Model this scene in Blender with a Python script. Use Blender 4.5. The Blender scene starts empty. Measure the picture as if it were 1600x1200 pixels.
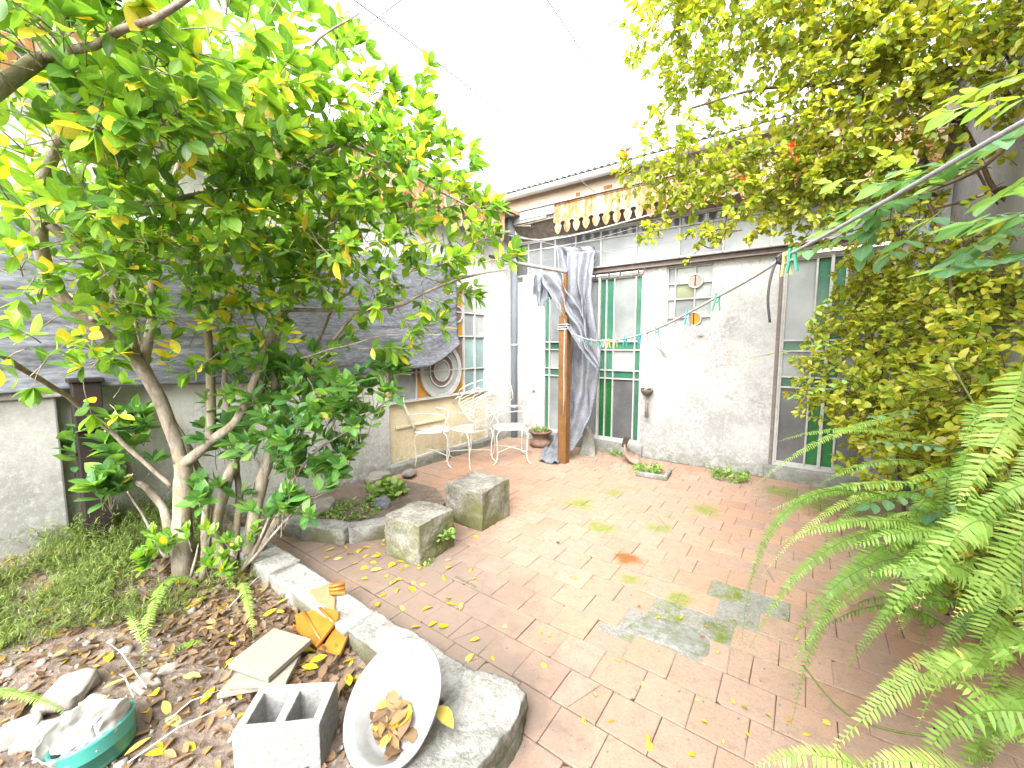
import bpy, bmesh, math, random
import numpy as np
from mathutils import Vector, Matrix, noise as mnoise
random.seed(7); rng = np.random.default_rng(7)
R = math.radians
scene = bpy.context.scene
COL = scene.collection

# ------------------------------------------------------------------ camera, world, sun, exposure
CAM = np.array([3.8744, -5.3679, 1.5]); YAW = 0.62842; PITCH = 0.09495; FPX = 630.0
FW = np.array([-math.sin(YAW)*math.cos(PITCH), math.cos(YAW)*math.cos(PITCH), -math.sin(PITCH)])
RT = np.array([math.cos(YAW), math.sin(YAW), 0.0]); UP = np.cross(RT, FW)
cd = bpy.data.cameras.new('camera'); cam = bpy.data.objects.new('camera', cd); COL.objects.link(cam)
cam.location = CAM; cam.rotation_euler = Vector(FW).to_track_quat('-Z', 'Y').to_euler()
cd.sensor_width = 36; cd.lens = FPX/1600*36; cd.clip_start = 0.02; cd.clip_end = 500
scene.camera = cam

SUN_EL, SUN_AZ = R(46), R(156)      # azimuth of the sun measured from +Y towards +X
w = bpy.data.worlds.new('World'); scene.world = w; w.use_nodes = True
nt = w.node_tree; nt.nodes.clear()
sky = nt.nodes.new('ShaderNodeTexSky'); sky.sky_type = 'NISHITA'; sky.sun_disc = False
sky.sun_elevation = SUN_EL; sky.sun_rotation = SUN_AZ; sky.dust_density = 4.0; sky.air_density = 1.0; sky.ozone_density = 1.0
hs = nt.nodes.new('ShaderNodeHueSaturation'); hs.inputs['Saturation'].default_value = 0.12
bg = nt.nodes.new('ShaderNodeBackground'); bg.inputs['Strength'].default_value = 0.15
wo = nt.nodes.new('ShaderNodeOutputWorld')
nt.links.new(sky.outputs[0], hs.inputs['Color']); nt.links.new(hs.outputs[0], bg.inputs[0]); nt.links.new(bg.outputs[0], wo.inputs[0])

sl = bpy.data.lights.new('sun', 'SUN'); sl.energy = 1.1; sl.angle = R(80); sl.color = (1, .96, .9)
so = bpy.data.objects.new('sun', sl); COL.objects.link(so)
sdir = Vector((math.sin(SUN_AZ)*math.cos(SUN_EL), math.cos(SUN_AZ)*math.cos(SUN_EL), math.sin(SUN_EL)))
so.rotation_euler = sdir.to_track_quat('Z', 'Y').to_euler()

vs = scene.view_settings; scene.display_settings.display_device = 'sRGB'
vs.view_transform = 'Standard'; vs.look = 'None'; vs.gamma = 1.0; vs.use_curve_mapping = False; vs.exposure = 2.95
cy = scene.cycles
scene.render.engine = 'CYCLES'
cy.max_bounces = 8; cy.diffuse_bounces = 5; cy.glossy_bounces = 3; cy.transmission_bounces = 6; cy.transparent_max_bounces = 8
cy.caustics_reflective = False; cy.caustics_refractive = False; cy.sample_clamp_indirect = 4.0
try:
    cy.use_denoising = True; cy.denoiser = 'OPENIMAGEDENOISE'; cy.denoising_prefilter = 'ACCURATE'
except Exception: pass

# ------------------------------------------------------------------ sighting helpers (pixel of the 1600x1200 photo -> point in the yard)
def ray(px, py): return FW + RT*(px-800)/FPX - UP*(py-600)/FPX
def fl(px, py, z=0.0):
    d = ray(px, py); return CAM + d*(z-CAM[2])/d[2]
def onp(px, py, ax, v):
    d = ray(px, py); return CAM + d*(v-CAM[ax])/d[ax]
def at(px, py, depth): return CAM + ray(px, py)*depth
def proj(p):
    q = np.asarray(p, float)-CAM; z = q@FW
    return 800+FPX*(q@RT)/max(z, 1e-6), 600-FPX*(q@UP)/max(z, 1e-6), z

# ------------------------------------------------------------------ object helpers
def tag(o, label=None, cat=None, group=None, kind=None):
    if label: o['label'] = label
    if cat: o['category'] = cat
    if group: o['group'] = group
    if kind: o['kind'] = kind
    return o
def link(name, me, parent=None):
    o = bpy.data.objects.new(name, me); COL.objects.link(o)
    if parent is not None: o.parent = parent
    return o
def thing(name, label, cat, group=None, loc=(0, 0, 0), rz=0):
    o = bpy.data.objects.new(name, None); COL.objects.link(o); o.empty_display_size = .1
    o.location = loc; o.rotation_euler = (0, 0, rz)
    return tag(o, label, cat, group)
def copy_tree(o, parent=None):
    c = o.copy(); COL.objects.link(c)
    if parent is not None: c.parent = parent
    for ch in list(o.children): copy_tree(ch, c)
    return c

class MB:
    """collects geometry, builds one mesh object"""
    def __init__(s): s.v = []; s.f = []; s.t = []
    def add(s, verts, faces, tint=0.5):
        n = len(s.v); s.v += [tuple(map(float, p)) for p in verts]; s.f += [tuple(i+n for i in f) for f in faces]; s.t += [tint]*len(verts); return s
    def box(s, a, b, tint=.5):
        x0, y0, z0 = np.minimum(a, b); x1, y1, z1 = np.maximum(a, b)
        return s.add([(x0,y0,z0),(x1,y0,z0),(x1,y1,z0),(x0,y1,z0),(x0,y0,z1),(x1,y0,z1),(x1,y1,z1),(x0,y1,z1)],
                     [(0,3,2,1),(4,5,6,7),(0,1,5,4),(1,2,6,5),(2,3,7,6),(3,0,4,7)], tint)
    def bar(s, p, q, wd, ht, upv=(0,0,1), tint=.5):
        p = np.array(p, float); q = np.array(q, float); d = q-p; d /= np.linalg.norm(d)
        sd = np.cross(d, upv); n = np.linalg.norm(sd)
        sd = np.array((1.,0,0)) if n < 1e-4 else sd/n
        u = np.cross(sd, d); c = [(-1,-1),(1,-1),(1,1),(-1,1)]
        vs_ = [p+sd*a*wd/2+u*b*ht/2 for a, b in c]+[q+sd*a*wd/2+u*b*ht/2 for a, b in c]
        return s.add(vs_, [(3,2,1,0),(4,5,6,7),(0,1,5,4),(1,2,6,5),(2,3,7,6),(3,0,4,7)], tint)
    def tube(s, pts, rad, n=8, tint=.5, cap=True):
        pts = [np.array(p, float) for p in pts]; m = len(pts)
        if not hasattr(rad, '__len__'): rad = [rad]*m
        ref = np.array((0.31, .17, .93)); vv = []; prev = None
        for i, p in enumerate(pts):
            d = pts[min(i+1, m-1)]-pts[max(i-1, 0)]; L = np.linalg.norm(d); d = d/L if L > 1e-9 else np.array((0,0,1.))
            a = np.cross(d, ref) if prev is None else prev-d*(prev@d)
            if np.linalg.norm(a) < 1e-5: a = np.cross(d, (1,0,0))
            a /= np.linalg.norm(a); prev = a; b = np.cross(d, a)
            for k in range(n):
                t = 2*math.pi*k/n; vv.append(p+(a*math.cos(t)+b*math.sin(t))*rad[i])
        ff = [(i*n+k, i*n+(k+1) % n, (i+1)*n+(k+1) % n, (i+1)*n+k) for i in range(m-1) for k in range(n)]
        if cap: ff += [tuple(range(n-1, -1, -1)), tuple((m-1)*n+k for k in range(n))]
        return s.add(vv, ff, tint)
    def lathe(s, prof, c=(0,0,0), n=24, tint=.5):
        vv = [(c[0]+r*math.cos(2*math.pi*k/n), c[1]+r*math.sin(2*math.pi*k/n), c[2]+z) for r, z in prof for k in range(n)]
        ff = [(i*n+k, i*n+(k+1) % n, (i+1)*n+(k+1) % n, (i+1)*n+k) for i in range(len(prof)-1) for k in range(n)]
        return s.add(vv, ff, tint)
    def prism(s, poly, f0, f1, tint=.5):
        """poly: 2D points; f0,f1 map (u,v)->3D for the two caps"""
        n = len(poly)
        return s.add([f0(*p) for p in poly]+[f1(*p) for p in poly], [tuple(range(n-1,-1,-1)), tuple(range(n, 2*n))]+[(i, (i+1)%n, n+(i+1)%n, n+i) for i in range(n)], tint)
    def mesh(s, name, mat=None, smooth=False):
        me = bpy.data.meshes.new(name); me.from_pydata(s.v, [], s.f)
        if mat is not None: me.materials.append(mat)
        a = me.attributes.new('tint', 'FLOAT', 'POINT'); a.data.foreach_set('value', np.array(s.t, 'f'))
        if smooth: me.polygons.foreach_set('use_smooth', [True]*len(me.polygons))
        me.update(); return me
    def build(s, name, mat=None, parent=None, smooth=False, bevel=0, fix=True):
        me = s.mesh(name, mat, smooth)
        if fix:
            bm = bmesh.new(); bm.from_mesh(me); bmesh.ops.recalc_face_normals(bm, faces=bm.faces); bm.to_mesh(me); bm.free()
        o = link(name, me, parent)
        if bevel:
            m = o.modifiers.new('bevel', 'BEVEL'); m.width = bevel; m.segments = 2; m.limit_method = 'ANGLE'; m.angle_limit = R(40)
        return o

def rock_mesh(name, dims, seed, mat, sub=3, amp=.06, freq=3.0, rnd=.25, tint=.5):
    """rounded rough block or stone, base at z=0"""
    bm = bmesh.new(); bmesh.ops.create_cube(bm, size=2)
    bmesh.ops.subdivide_edges(bm, edges=bm.edges[:], cuts=2**sub-1, use_grid_fill=True)
    sv = Vector((seed*3.1, seed*1.7, seed*.9))
    for v in bm.verts:
        c = v.co.copy(); s_ = c.normalized()*1.25
        p = c.lerp(s_, rnd) if rnd > 0 else c
        p = Vector((p.x*dims[0]/2, p.y*dims[1]/2, (p.z+1)*dims[2]/2))
        n = mnoise.noise_vector(p*freq+sv)*amp + mnoise.noise_vector(p*freq*3.3+sv)*amp*.4 + mnoise.noise_vector(p*freq*9+sv)*amp*.14
        v.co = p+n
    me = bpy.data.meshes.new(name); bm.to_mesh(me); bm.free(); me.materials.append(mat)
    me.polygons.foreach_set('use_smooth', [True]*len(me.polygons))
    return me

def sheet(name, fn, nu, nv, mat, parent=None, thick=.003, keep=None, smooth=True):
    """cloth-like sheet with real thickness; fn(s,t)->xyz, keep(s,t)->bool for torn edges"""
    vv = [fn(i/nu, j/nv) for j in range(nv+1) for i in range(nu+1)]; W = nu+1
    ff = [(j*W+i, j*W+i+1, (j+1)*W+i+1, (j+1)*W+i) for j in range(nv) for i in range(nu) if keep is None or keep((i+.5)/nu, (j+.5)/nv)]
    mb = MB(); mb.add(vv, ff); o = mb.build(name, mat, parent, smooth)
    m = o.modifiers.new('solid', 'SOLIDIFY'); m.thickness = thick
    return o

def nz(p, f=1.0, s=0.0): return mnoise.noise(Vector((p[0]*f+s, p[1]*f+s*1.3, p[2]*f-s)))

# ------------------------------------------------------------------ materials
def mat(name): 
    m = bpy.data.materials.new(name); m.use_nodes = True; m.node_tree.nodes.clear(); return m
class NT:
    def __init__(s, m): s.t = m.node_tree; s.n = s.t.nodes; s.l = s.t.links
    def node(s, typ, **kw):
        n = s.n.new(typ)
        for k, v in kw.items():
            if k.startswith('i_'): n.inputs[k[2:].replace('_', ' ')].default_value = v
            else: setattr(n, k, v)
        return n
    def link(s, a, b): s.l.new(a, b)
    def pos(s): return s.node('ShaderNodeNewGeometry').outputs['Position']
    def objc(s): return s.node('ShaderNodeTexCoord').outputs['Object']
    def noise(s, vec, scale, detail=4, rough=.6, dist=0):
        n = s.node('ShaderNodeTexNoise'); n.inputs['Scale'].default_value = scale; n.inputs['Detail'].default_value = detail
        n.inputs['Roughness'].default_value = rough; n.inputs['Distortion'].default_value = dist
        if vec is not None: s.link(vec, n.inputs['Vector'])
        return n.outputs['Fac']
    def voro(s, vec, scale, feature='F1'):
        n = s.node('ShaderNodeTexVoronoi'); n.feature = feature; n.inputs['Scale'].default_value = scale
        s.link(vec, n.inputs['Vector']); return n.outputs['Distance']
    def ramp(s, fac, stops):
        n = s.node('ShaderNodeValToRGB'); cr = n.color_ramp
        while len(cr.elements) < len(stops): cr.elements.new(.5)
        for e, (p, c) in zip(cr.elements, stops): e.position = p; e.color = (*c, 1) if hasattr(c, '__len__') else (c, c, c, 1)
        s.link(fac, n.inputs[0]); return n.outputs[0]
    def mix(s, fac, a, b, mode='MIX'):
        n = s.node('ShaderNodeMix'); n.data_type = 'RGBA'; n.blend_type = mode
        for sock, v in ((n.inputs[0], fac), (n.inputs[6], a), (n.inputs[7], b)):
            if isinstance(v, (int, float)): sock.default_value = v
            elif isinstance(v, tuple): sock.default_value = (*v, 1)
            else: s.link(v, sock)
        return n.outputs[2]
    def math(s, op, a, b=0.0, clamp=False):
        n = s.node('ShaderNodeMath'); n.operation = op; n.use_clamp = clamp
        for i, v in enumerate((a, b)):
            if isinstance(v, (int, float)): n.inputs[i].default_value = v
            else: s.link(v, n.inputs[i])
        return n.outputs[0]
    def sep(s, v):
        n = s.node('ShaderNodeSeparateXYZ'); s.link(v, n.inputs[0]); return n.outputs
    def scalev(s, v, sc):
        n = s.node('ShaderNodeMapping'); n.inputs['Scale'].default_value = sc; s.link(v, n.inputs[0]); return n.outputs[0]
    def tint(s):
        return s.node('ShaderNodeAttribute', attribute_name='tint').outputs['Fac']
    def rnd(s): return s.node('ShaderNodeObjectInfo').outputs['Random']
    def bump(s, h, strength=.3, dist=.01):
        n = s.node('ShaderNodeBump'); n.inputs['Strength'].default_value = strength; n.inputs['Distance'].default_value = dist
        s.link(h, n.inputs['Height']); return n.outputs[0]
    def out(s, col, rough=.8, bump=None, spec=.3, metal=0, alpha=None, trans=0, translucent=0, tcol=None, alb=.68):
        if translucent < .3 and alb != 1:
            col = s.mix(1.0, col, (alb, alb, alb), 'MULTIPLY') if not isinstance(col, tuple) else tuple(c*alb for c in col)
        b = s.node('ShaderNodeBsdfPrincipled')
        for k, v in (('Base Color', col), ('Roughness', rough), ('Metallic', metal), ('Specular IOR Level', spec)):
            if isinstance(v, tuple): b.inputs[k].default_value = (*v, 1)
            elif isinstance(v, (int, float)): b.inputs[k].default_value = v
            else: s.link(v, b.inputs[k])
        if trans: b.inputs['Transmission Weight'].default_value = trans
        if bump is not None: s.link(bump, b.inputs['Normal'])
        o = s.node('ShaderNodeOutputMaterial'); sh = b.outputs[0]
        if translucent:
            t = s.node('ShaderNodeBsdfTranslucent'); c = tcol if tcol is not None else col
            if isinstance(c, tuple): t.inputs[0].default_value = (*c, 1)
            else: s.link(c, t.inputs[0])
            mx = s.node('ShaderNodeMixShader'); mx.inputs[0].default_value = translucent
            s.link(sh, mx.inputs[1]); s.link(t.outputs[0], mx.inputs[2]); sh = mx.outputs[0]
        if alpha is not None:
            tr = s.node('ShaderNodeBsdfTransparent'); mx = s.node('ShaderNodeMixShader')
            if isinstance(alpha, (int, float)): mx.inputs[0].default_value = alpha
            else: s.link(alpha, mx.inputs[0])
            s.link(tr.outputs[0], mx.inputs[1]); s.link(sh, mx.inputs[2]); sh = mx.outputs[0]
        s.link(sh, o.inputs[0])

def simple(name, col, rough=.7, var=.25, scale=20, bump=.15, spec=.3, metal=0, dark=None):
    m = mat(name); t = NT(m); p = t.objc(); f = t.noise(p, scale)
    c2 = dark if dark else tuple(c*(1-var) for c in col)
    col_ = t.ramp(f, [(.3, c2), (.7, col)])
    t.out(col_, rough, t.bump(t.noise(p, scale*4), bump, .004) if bump else None, spec, metal); return m

def plaster(name, base, dirt, amount=.5, low=1.0, stain=(.30,.24,.18), mscale=1.0, alb=.68):
    """old limewash with black mould blotches that thicken towards the damp wall foot, and fine peeling"""
    m = mat(name); t = NT(m); p = t.pos(); z = t.sep(p)[2]
    big = t.noise(p, 1.3*mscale, 5, .65); mid = t.noise(p, 9*mscale, 8, .75, .5); fine = t.noise(p, 46, 6, .8)
    damp = t.math('MULTIPLY', t.math('SUBTRACT', low, z, True), .17)
    f = t.math('ADD', t.math('ADD', t.math('MULTIPLY', big, .5), t.math('MULTIPLY', mid, .5)), damp)
    f = t.math('ADD', f, t.math('MULTIPLY', t.math('SUBTRACT', fine, .5), .55))
    mask = t.ramp(f, [(.50-.12*amount, 0.), (.66-.06*amount, .55), (.85, 1.)])
    drip = t.noise(t.scalev(p, (9, 9, .5)), 1.0, 4, .6)
    c = t.mix(t.ramp(big, [(.35, 0.), (.7, 1.)]), base, tuple(b*.86 for b in base))
    c = t.mix(t.math('MULTIPLY', t.ramp(drip, [(.55, 0.), (.75, 1.)]), .22), c, stain)
    c = t.mix(t.math('MULTIPLY', mask, amount), c, dirt)
    sp = t.math('ADD', t.math('MULTIPLY', t.noise(p, 24*mscale, 8, .85, .3), .75), t.math('MULTIPLY', t.noise(p, 2.1, 3, .6), .30))
    sp = t.math('ADD', sp, t.math('MULTIPLY', damp, .35))
    area = t.ramp(t.math('ADD', t.noise(p, 1.15, 4, .6, .4), t.math('MULTIPLY', damp, .5)), [(.44, .12), (.60, 1.)])
    c = t.mix(t.math('MULTIPLY', t.math('MULTIPLY', t.ramp(sp, [(.50, 0.), (.58, .8), (.70, 1.)]), area), min(1, amount*1.15)), c, dirt)
    c = t.mix(t.math('MULTIPLY', t.ramp(t.noise(p, 31*mscale, 6, .8), [(.60, 0.), (.66, 1.)]), .45), c, tuple(min(.8, b*1.18) for b in base))
    mossf = t.math('MULTIPLY', t.math('SUBTRACT', .28, z, True), 3.0, True)
    c = t.mix(t.math('MULTIPLY', mossf, t.ramp(mid, [(.42, 0.), (.6, .8)])), c, (.13, .15, .05))
    h = t.math('ADD', t.math('MULTIPLY', mid, .7), t.math('MULTIPLY', fine, .5))
    t.out(c, .92, t.bump(h, .35, .012), .15, alb=alb); return m

M = {}
M['wall_back'] = plaster('old_white_limewash', (.74,.735,.72), (.27,.265,.255), .60, 1.1)
M['wall_left'] = plaster('white_painted_wall', (.80,.79,.77), (.26,.25,.24), .50, 1.0, alb=.76)
M['wall_grey'] = plaster('grey_render', (.50,.49,.47), (.17,.165,.155), .6, 1.2, alb=.85)
M['wall_yellow'] = plaster('yellow_painted_panel', (.74,.66,.46), (.42,.28,.16), .38, .45, alb=.85)
M['upper_wall'] = plaster('beige_render', (.50,.42,.33), (.25,.17,.12), .5, .0)
M['wall_right'] = plaster('neighbour_grey_wall', (.50,.49,.47), (.20,.195,.19), .55, 1.5)
M['plinth'] = plaster('plinth_render', (.42,.42,.41), (.18,.18,.16), .6, .4)
M['white_trim'] = simple('old_white_paint', (.66,.65,.62), .55, .25, 14, .1)
M['white_iron'] = simple('white_painted_iron', (.84,.83,.78), .45, .18, 30, .08, .4, 0, (.72,.68,.57))
M['steel_brown'] = simple('rusty_brown_steel', (.30,.245,.22), .6, .4, 18, .2)
M['rust'] = simple('rusted_post', (.27,.125,.035), .75, .4, 9, .3, dark=(.15,.075,.03))
M['pipe'] = simple('painted_blue_grey_pipe', (.36,.41,.46), .45, .15, 6, .05)
M['fascia'] = simple('weathered_grey_board', (.34,.37,.40), .75, .35, 9, .2)
M['wood_raw'] = simple('rotten_bare_wood', (.42,.36,.30), .9, .5, 16, .4)
M['gutter'] = simple('grey_zinc_gutter', (.52,.53,.54), .5, .2, 6, .05, .5)
M['dark_wood'] = simple('dark_stained_post', (.035,.024,.02), .7, .5, 12, .3)
M['concrete_block'] = simple('pale_concrete_block', (.48,.48,.46), .95, .42, 55, .9, .1)
M['slab'] = simple('grey_concrete_tile', (.36,.33,.27), .95, .25, 34, .4, .15)
M['rope'] = simple('pale_nylon_rope', (.62,.61,.58), .7, .2, 60, .2)
M['rope_grey'] = simple('weathered_grey_rope', (.40,.41,.42), .75, .3, 70, .3)
M['wire'] = simple('thin_steel_wire', (.30,.30,.31), .5, .2, 10, 0, .5)
M['black_rubber'] = simple('black_cable_rubber', (.06,.06,.06), .5, .3, 10, .05)
M['turquoise'] = simple('turquoise_plastic', (.10,.52,.44), .35, .1, 8, .03, .5)
M['clay_pot'] = simple('weathered_clay', (.34,.22,.16), .9, .45, 14, .4, dark=(.16,.10,.07))
M['rock'] = simple('pale_rubble_stone', (.42,.38,.34), .95, .35, 11, .6, .1)
M['glaze'] = simple('orange_brown_glazed_clay', (.46,.20,.03), .32, .35, 10, .12, .5, dark=(.33,.125,.015))
M['terracotta_raw'] = simple('raw_terracotta', (.58,.26,.13), .85, .2, 20, .3)
M['wicker'] = simple('dried_coconut_fibre', (.24,.20,.17), .95, .5, 60, .6)
M['seedpod'] = simple('dark_brown_bark_piece', (.09,.06,.045), .9, .4, 25, .5)
M['ridge'] = simple('lichen_grey_clay', (.36,.30,.26), .95, .5, 14, .5, dark=(.40,.22,.14))

def valance_mat():
    m = mat('rust_streaked_white_sheet'); t = NT(m); p = t.pos()
    s1 = t.noise(t.scalev(p, (7, 7, 1.1)), 1.6, 5, .65); s2 = t.noise(p, 16, 4, .6)
    f = t.math('ADD', t.math('MULTIPLY', s1, .75), t.math('MULTIPLY', s2, .3))
    c = t.ramp(f, [(.36, (.66,.63,.58)), (.47, (.58,.44,.30)), (.55, (.50,.24,.08)), (.68, (.28,.11,.045))])
    t.out(c, .7, t.bump(s2, .15, .004), .3, alb=.52); return m
M['valance'] = valance_mat()

def glass_mat(name, col, rough=.22, ripple=60, strength=.25):
    """obscured (rippled) window glass with a dim room behind put into its colour"""
    m = mat(name); t = NT(m); p = t.pos()
    n = t.noise(p, ripple, 2, .5); b = t.noise(p, 2.2, 4, .6); d = t.noise(p, 30, 4, .7)
    c = t.mix(t.ramp(b, [(.3, 0.), (.75, 1.)]), col, tuple(min(1, c*1.7+.04) for c in col))
    c = t.mix(t.ramp(t.noise(p, .9, 3, .5), [(.42, 0.), (.62, .55)]), c, tuple(x*.55 for x in col))  # darker cloudy areas imitate the dim interior and uneven reflections
    c = t.mix(t.math('MULTIPLY', t.ramp(d, [(.55, 0.), (.8, 1.)]), .35), c, (.34,.33,.31))
    t.out(c, rough, t.bump(n, strength, .003), .55, translucent=.12); return m
M['g_clear'] = glass_mat('frosted_clear_glass', (.27,.29,.29))
M['g_white'] = glass_mat('milky_glass', (.40,.43,.42))
M['g_dim'] = glass_mat('dim_clear_glass', (.16,.165,.17), .12, 20, .1)
M['g_green'] = glass_mat('green_glass', (.05,.20,.12))
M['g_deep'] = glass_mat('deep_green_glass', (.012,.16,.035), .15)
M['g_pale'] = glass_mat('pale_teal_glass', (.25,.36,.34))
M['g_amber'] = glass_mat('amber_glass', (.50,.24,.02))
M['g_brown'] = glass_mat('brown_glass', (.20,.12,.085))
M['g_olive'] = glass_mat('olive_glass', (.25,.26,.15))
M['g_pink'] = glass_mat('pinkish_glass', (.36,.27,.22))

def tile_mat():
    m = mat('worn_terracotta_tile'); t = NT(m); p = t.pos()
    tv = t.math('FRACT', t.math('ADD', t.rnd(), t.tint()))
    base = t.ramp(tv, [(0., (.45,.26,.165)), (.25, (.59,.35,.225)), (.5, (.54,.31,.195)), (.75, (.46,.30,.22)), (1., (.61,.385,.265))])
    big = t.noise(p, .9, 5, .6); mid = t.noise(p, 7, 6, .7, .4); fine = t.noise(p, 60, 4, .7)
    c = t.mix(t.ramp(big, [(.44, 0.), (.62, .75)]), base, (.47,.345,.255))
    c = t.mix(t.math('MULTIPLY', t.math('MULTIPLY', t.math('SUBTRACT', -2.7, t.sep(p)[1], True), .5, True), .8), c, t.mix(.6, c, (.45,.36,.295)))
    c = t.mix(t.ramp(mid, [(.5, 0.), (.72, .5)]), c, (.40,.30,.25))
    c = t.mix(t.ramp(fine, [(.52, 0.), (.8, .6)]), c, (.58,.42,.33))
    c = t.mix(t.ramp(t.noise(p, 16, 8, .85), [(.5, 0.), (.64, .75)]), c, (.30,.21,.165))
    c = t.mix(t.ramp(t.noise(p, 95, 5, .85), [(.50, 0.), (.66, .55)]), c, (.27,.185,.145))
    c = t.mix(t.ramp(t.noise(p, 3.1, 6, .75, 1.0), [(.54, 0.), (.66, .55)]), c, (.34,.26,.21))
    # darker patches on the planter side, moss films where they grow
    x, y, z = t.sep(p)
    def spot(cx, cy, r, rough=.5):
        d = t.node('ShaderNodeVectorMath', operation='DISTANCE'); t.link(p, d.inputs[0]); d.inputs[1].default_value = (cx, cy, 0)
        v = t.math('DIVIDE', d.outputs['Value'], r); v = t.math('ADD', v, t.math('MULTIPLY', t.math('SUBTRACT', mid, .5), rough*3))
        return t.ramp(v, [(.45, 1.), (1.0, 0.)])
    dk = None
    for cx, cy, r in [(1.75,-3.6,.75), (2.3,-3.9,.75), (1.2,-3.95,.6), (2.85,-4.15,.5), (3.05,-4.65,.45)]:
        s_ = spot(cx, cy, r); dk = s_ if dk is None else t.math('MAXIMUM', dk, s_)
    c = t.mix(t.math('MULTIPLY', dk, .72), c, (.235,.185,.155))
    mo = None
    for px, py, r in [(940,824,.16), (905,786,.2), (960,770,.14), (1100,798,.18), (1030,825,.13), (985,905,.10), (1060,935,.12), (1290,790,.4), (1330,775,.5), (1230,770,.3)]:
        q = fl(px, py); s_ = spot(q[0], q[1], r*.8, .8); mo = s_ if mo is None else t.math('MAXIMUM', mo, s_)
    c = t.mix(t.math('MULTIPLY', mo, t.ramp(t.noise(p, 25, 4, .7), [(.3, .35), (.6, .92)])), c, (.21,.29,.045))
    ol = fl(978, 872); s_ = spot(ol[0], ol[1], .11, .9)
    c = t.mix(t.math('MULTIPLY', s_, .9), c, (.30,.11,.015))
    h = t.math('ADD', t.math('MULTIPLY', mid, .6), t.math('MULTIPLY', fine, .4))
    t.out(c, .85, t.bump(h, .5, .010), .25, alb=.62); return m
M['tile'] = tile_mat()

def cement_mat():
    m = mat('old_cement_with_moss'); t = NT(m); p = t.pos()
    mid = t.noise(p, 5, 6, .7, .5); fine = t.noise(p, 70, 4, .7); g = t.noise(p, 22, 4, .6)
    c = t.ramp(fine, [(.3, (.20,.195,.175)), (.7, (.40,.385,.35))])
    c = t.mix(t.math('MULTIPLY', t.ramp(mid, [(.50, 0.), (.60, .95)]), t.ramp(t.math('MULTIPLY', t.math('SUBTRACT', t.sep(p)[0], 3.12), 2.5), [(.0, .12), (.5, 1.)])), c, t.ramp(g, [(.3, (.10,.13,.02)), (.7, (.25,.30,.05))]))
    t.out(c, .95, t.bump(t.math('ADD', fine, mid), .5, .01), .15); return m
M['cement'] = cement_mat()

M['bed'] = simple('dirty_joint_mortar', (.13,.09,.06), .95, .4, 30, .3, .1)
def stone_mat(name, a, b, moss=.5, mossc=(.16,.165,.05), mz=.25, scale=7):
    m = mat(name); t = NT(m); p = t.pos(); z = t.sep(p)[2]
    mid = t.noise(p, scale, 6, .72, .4); fine = t.noise(p, 55, 5, .75); big = t.noise(p, 2.6, 4, .6)
    c = t.ramp(t.math('ADD', t.math('MULTIPLY', mid, .55), t.math('MULTIPLY', fine, .45)), [(.40, b), (.50, tuple((x+y)/2 for x, y in zip(a, b))), (.58, a)])
    nzv = t.sep(t.node('ShaderNodeNewGeometry').outputs['Normal'])[2]
    side = t.math('SUBTRACT', 1.0, nzv, True)
    mk = t.math('MULTIPLY', t.ramp(t.math('ADD', big, t.math('MULTIPLY', t.math('SUBTRACT', mz, z), .8)), [(.42, 0.), (.62, 1.)]), side)
    c = t.mix(t.math('MULTIPLY', mk, moss), c, mossc)
    t.out(c, .95, t.bump(t.math('ADD', t.math('MULTIPLY', mid, .6), t.math('MULTIPLY', fine, .6)), .9, .02), .12); return m
M['stool'] = stone_mat('mossy_cast_concrete', (.46,.44,.39), (.17,.16,.12), .85)
M['kerb'] = stone_mat('lichen_covered_kerb', (.52,.51,.48), (.23,.225,.20), .8, (.12,.115,.04), .12, 6)
M['old_stone'] = stone_mat('pale_rough_stone', (.48,.47,.44), (.25,.25,.23), .25)

def soil_mat():
    m = mat('leaf_mould_soil'); t = NT(m); p = t.pos()
    a = t.noise(p, 5, 6, .7); v = t.voro(p, 26); f = t.noise(p, 45, 5, .75)
    c = t.ramp(t.math('ADD', t.math('MULTIPLY', a, .5), t.math('MULTIPLY', f, .5)), [(.32, (.075,.055,.042)), (.55, (.165,.13,.105)), (.72, (.30,.26,.22))])
    t.out(c, .97, t.bump(t.math('ADD', v, f), .8, .02), .1, alb=1.15); return m
M['soil'] = soil_mat()
def bark_mat():
    m = mat('pale_tree_bark'); t = NT(m); p = t.objc()
    a = t.noise(t.scalev(p, (14, 14, 5)), 1.5, 6, .7, .5); f = t.noise(p, 90, 4, .7); g = t.noise(p, 3.5, 4, .6)
    c = t.ramp(a, [(.3, (.17,.135,.10)), (.52, (.36,.31,.25)), (.7, (.52,.47,.40))])
    c = t.mix(t.ramp(g, [(.5, 0.), (.68, .5)]), c, (.29,.23,.09))
    t.out(c, .95, t.bump(t.math('ADD', a, f), .6, .008), .12); return m
M['bark'] = bark_mat()
M['bark_dark'] = simple('brown_vine_bark', (.20,.135,.085), .9, .5, 20, .5)

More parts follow.
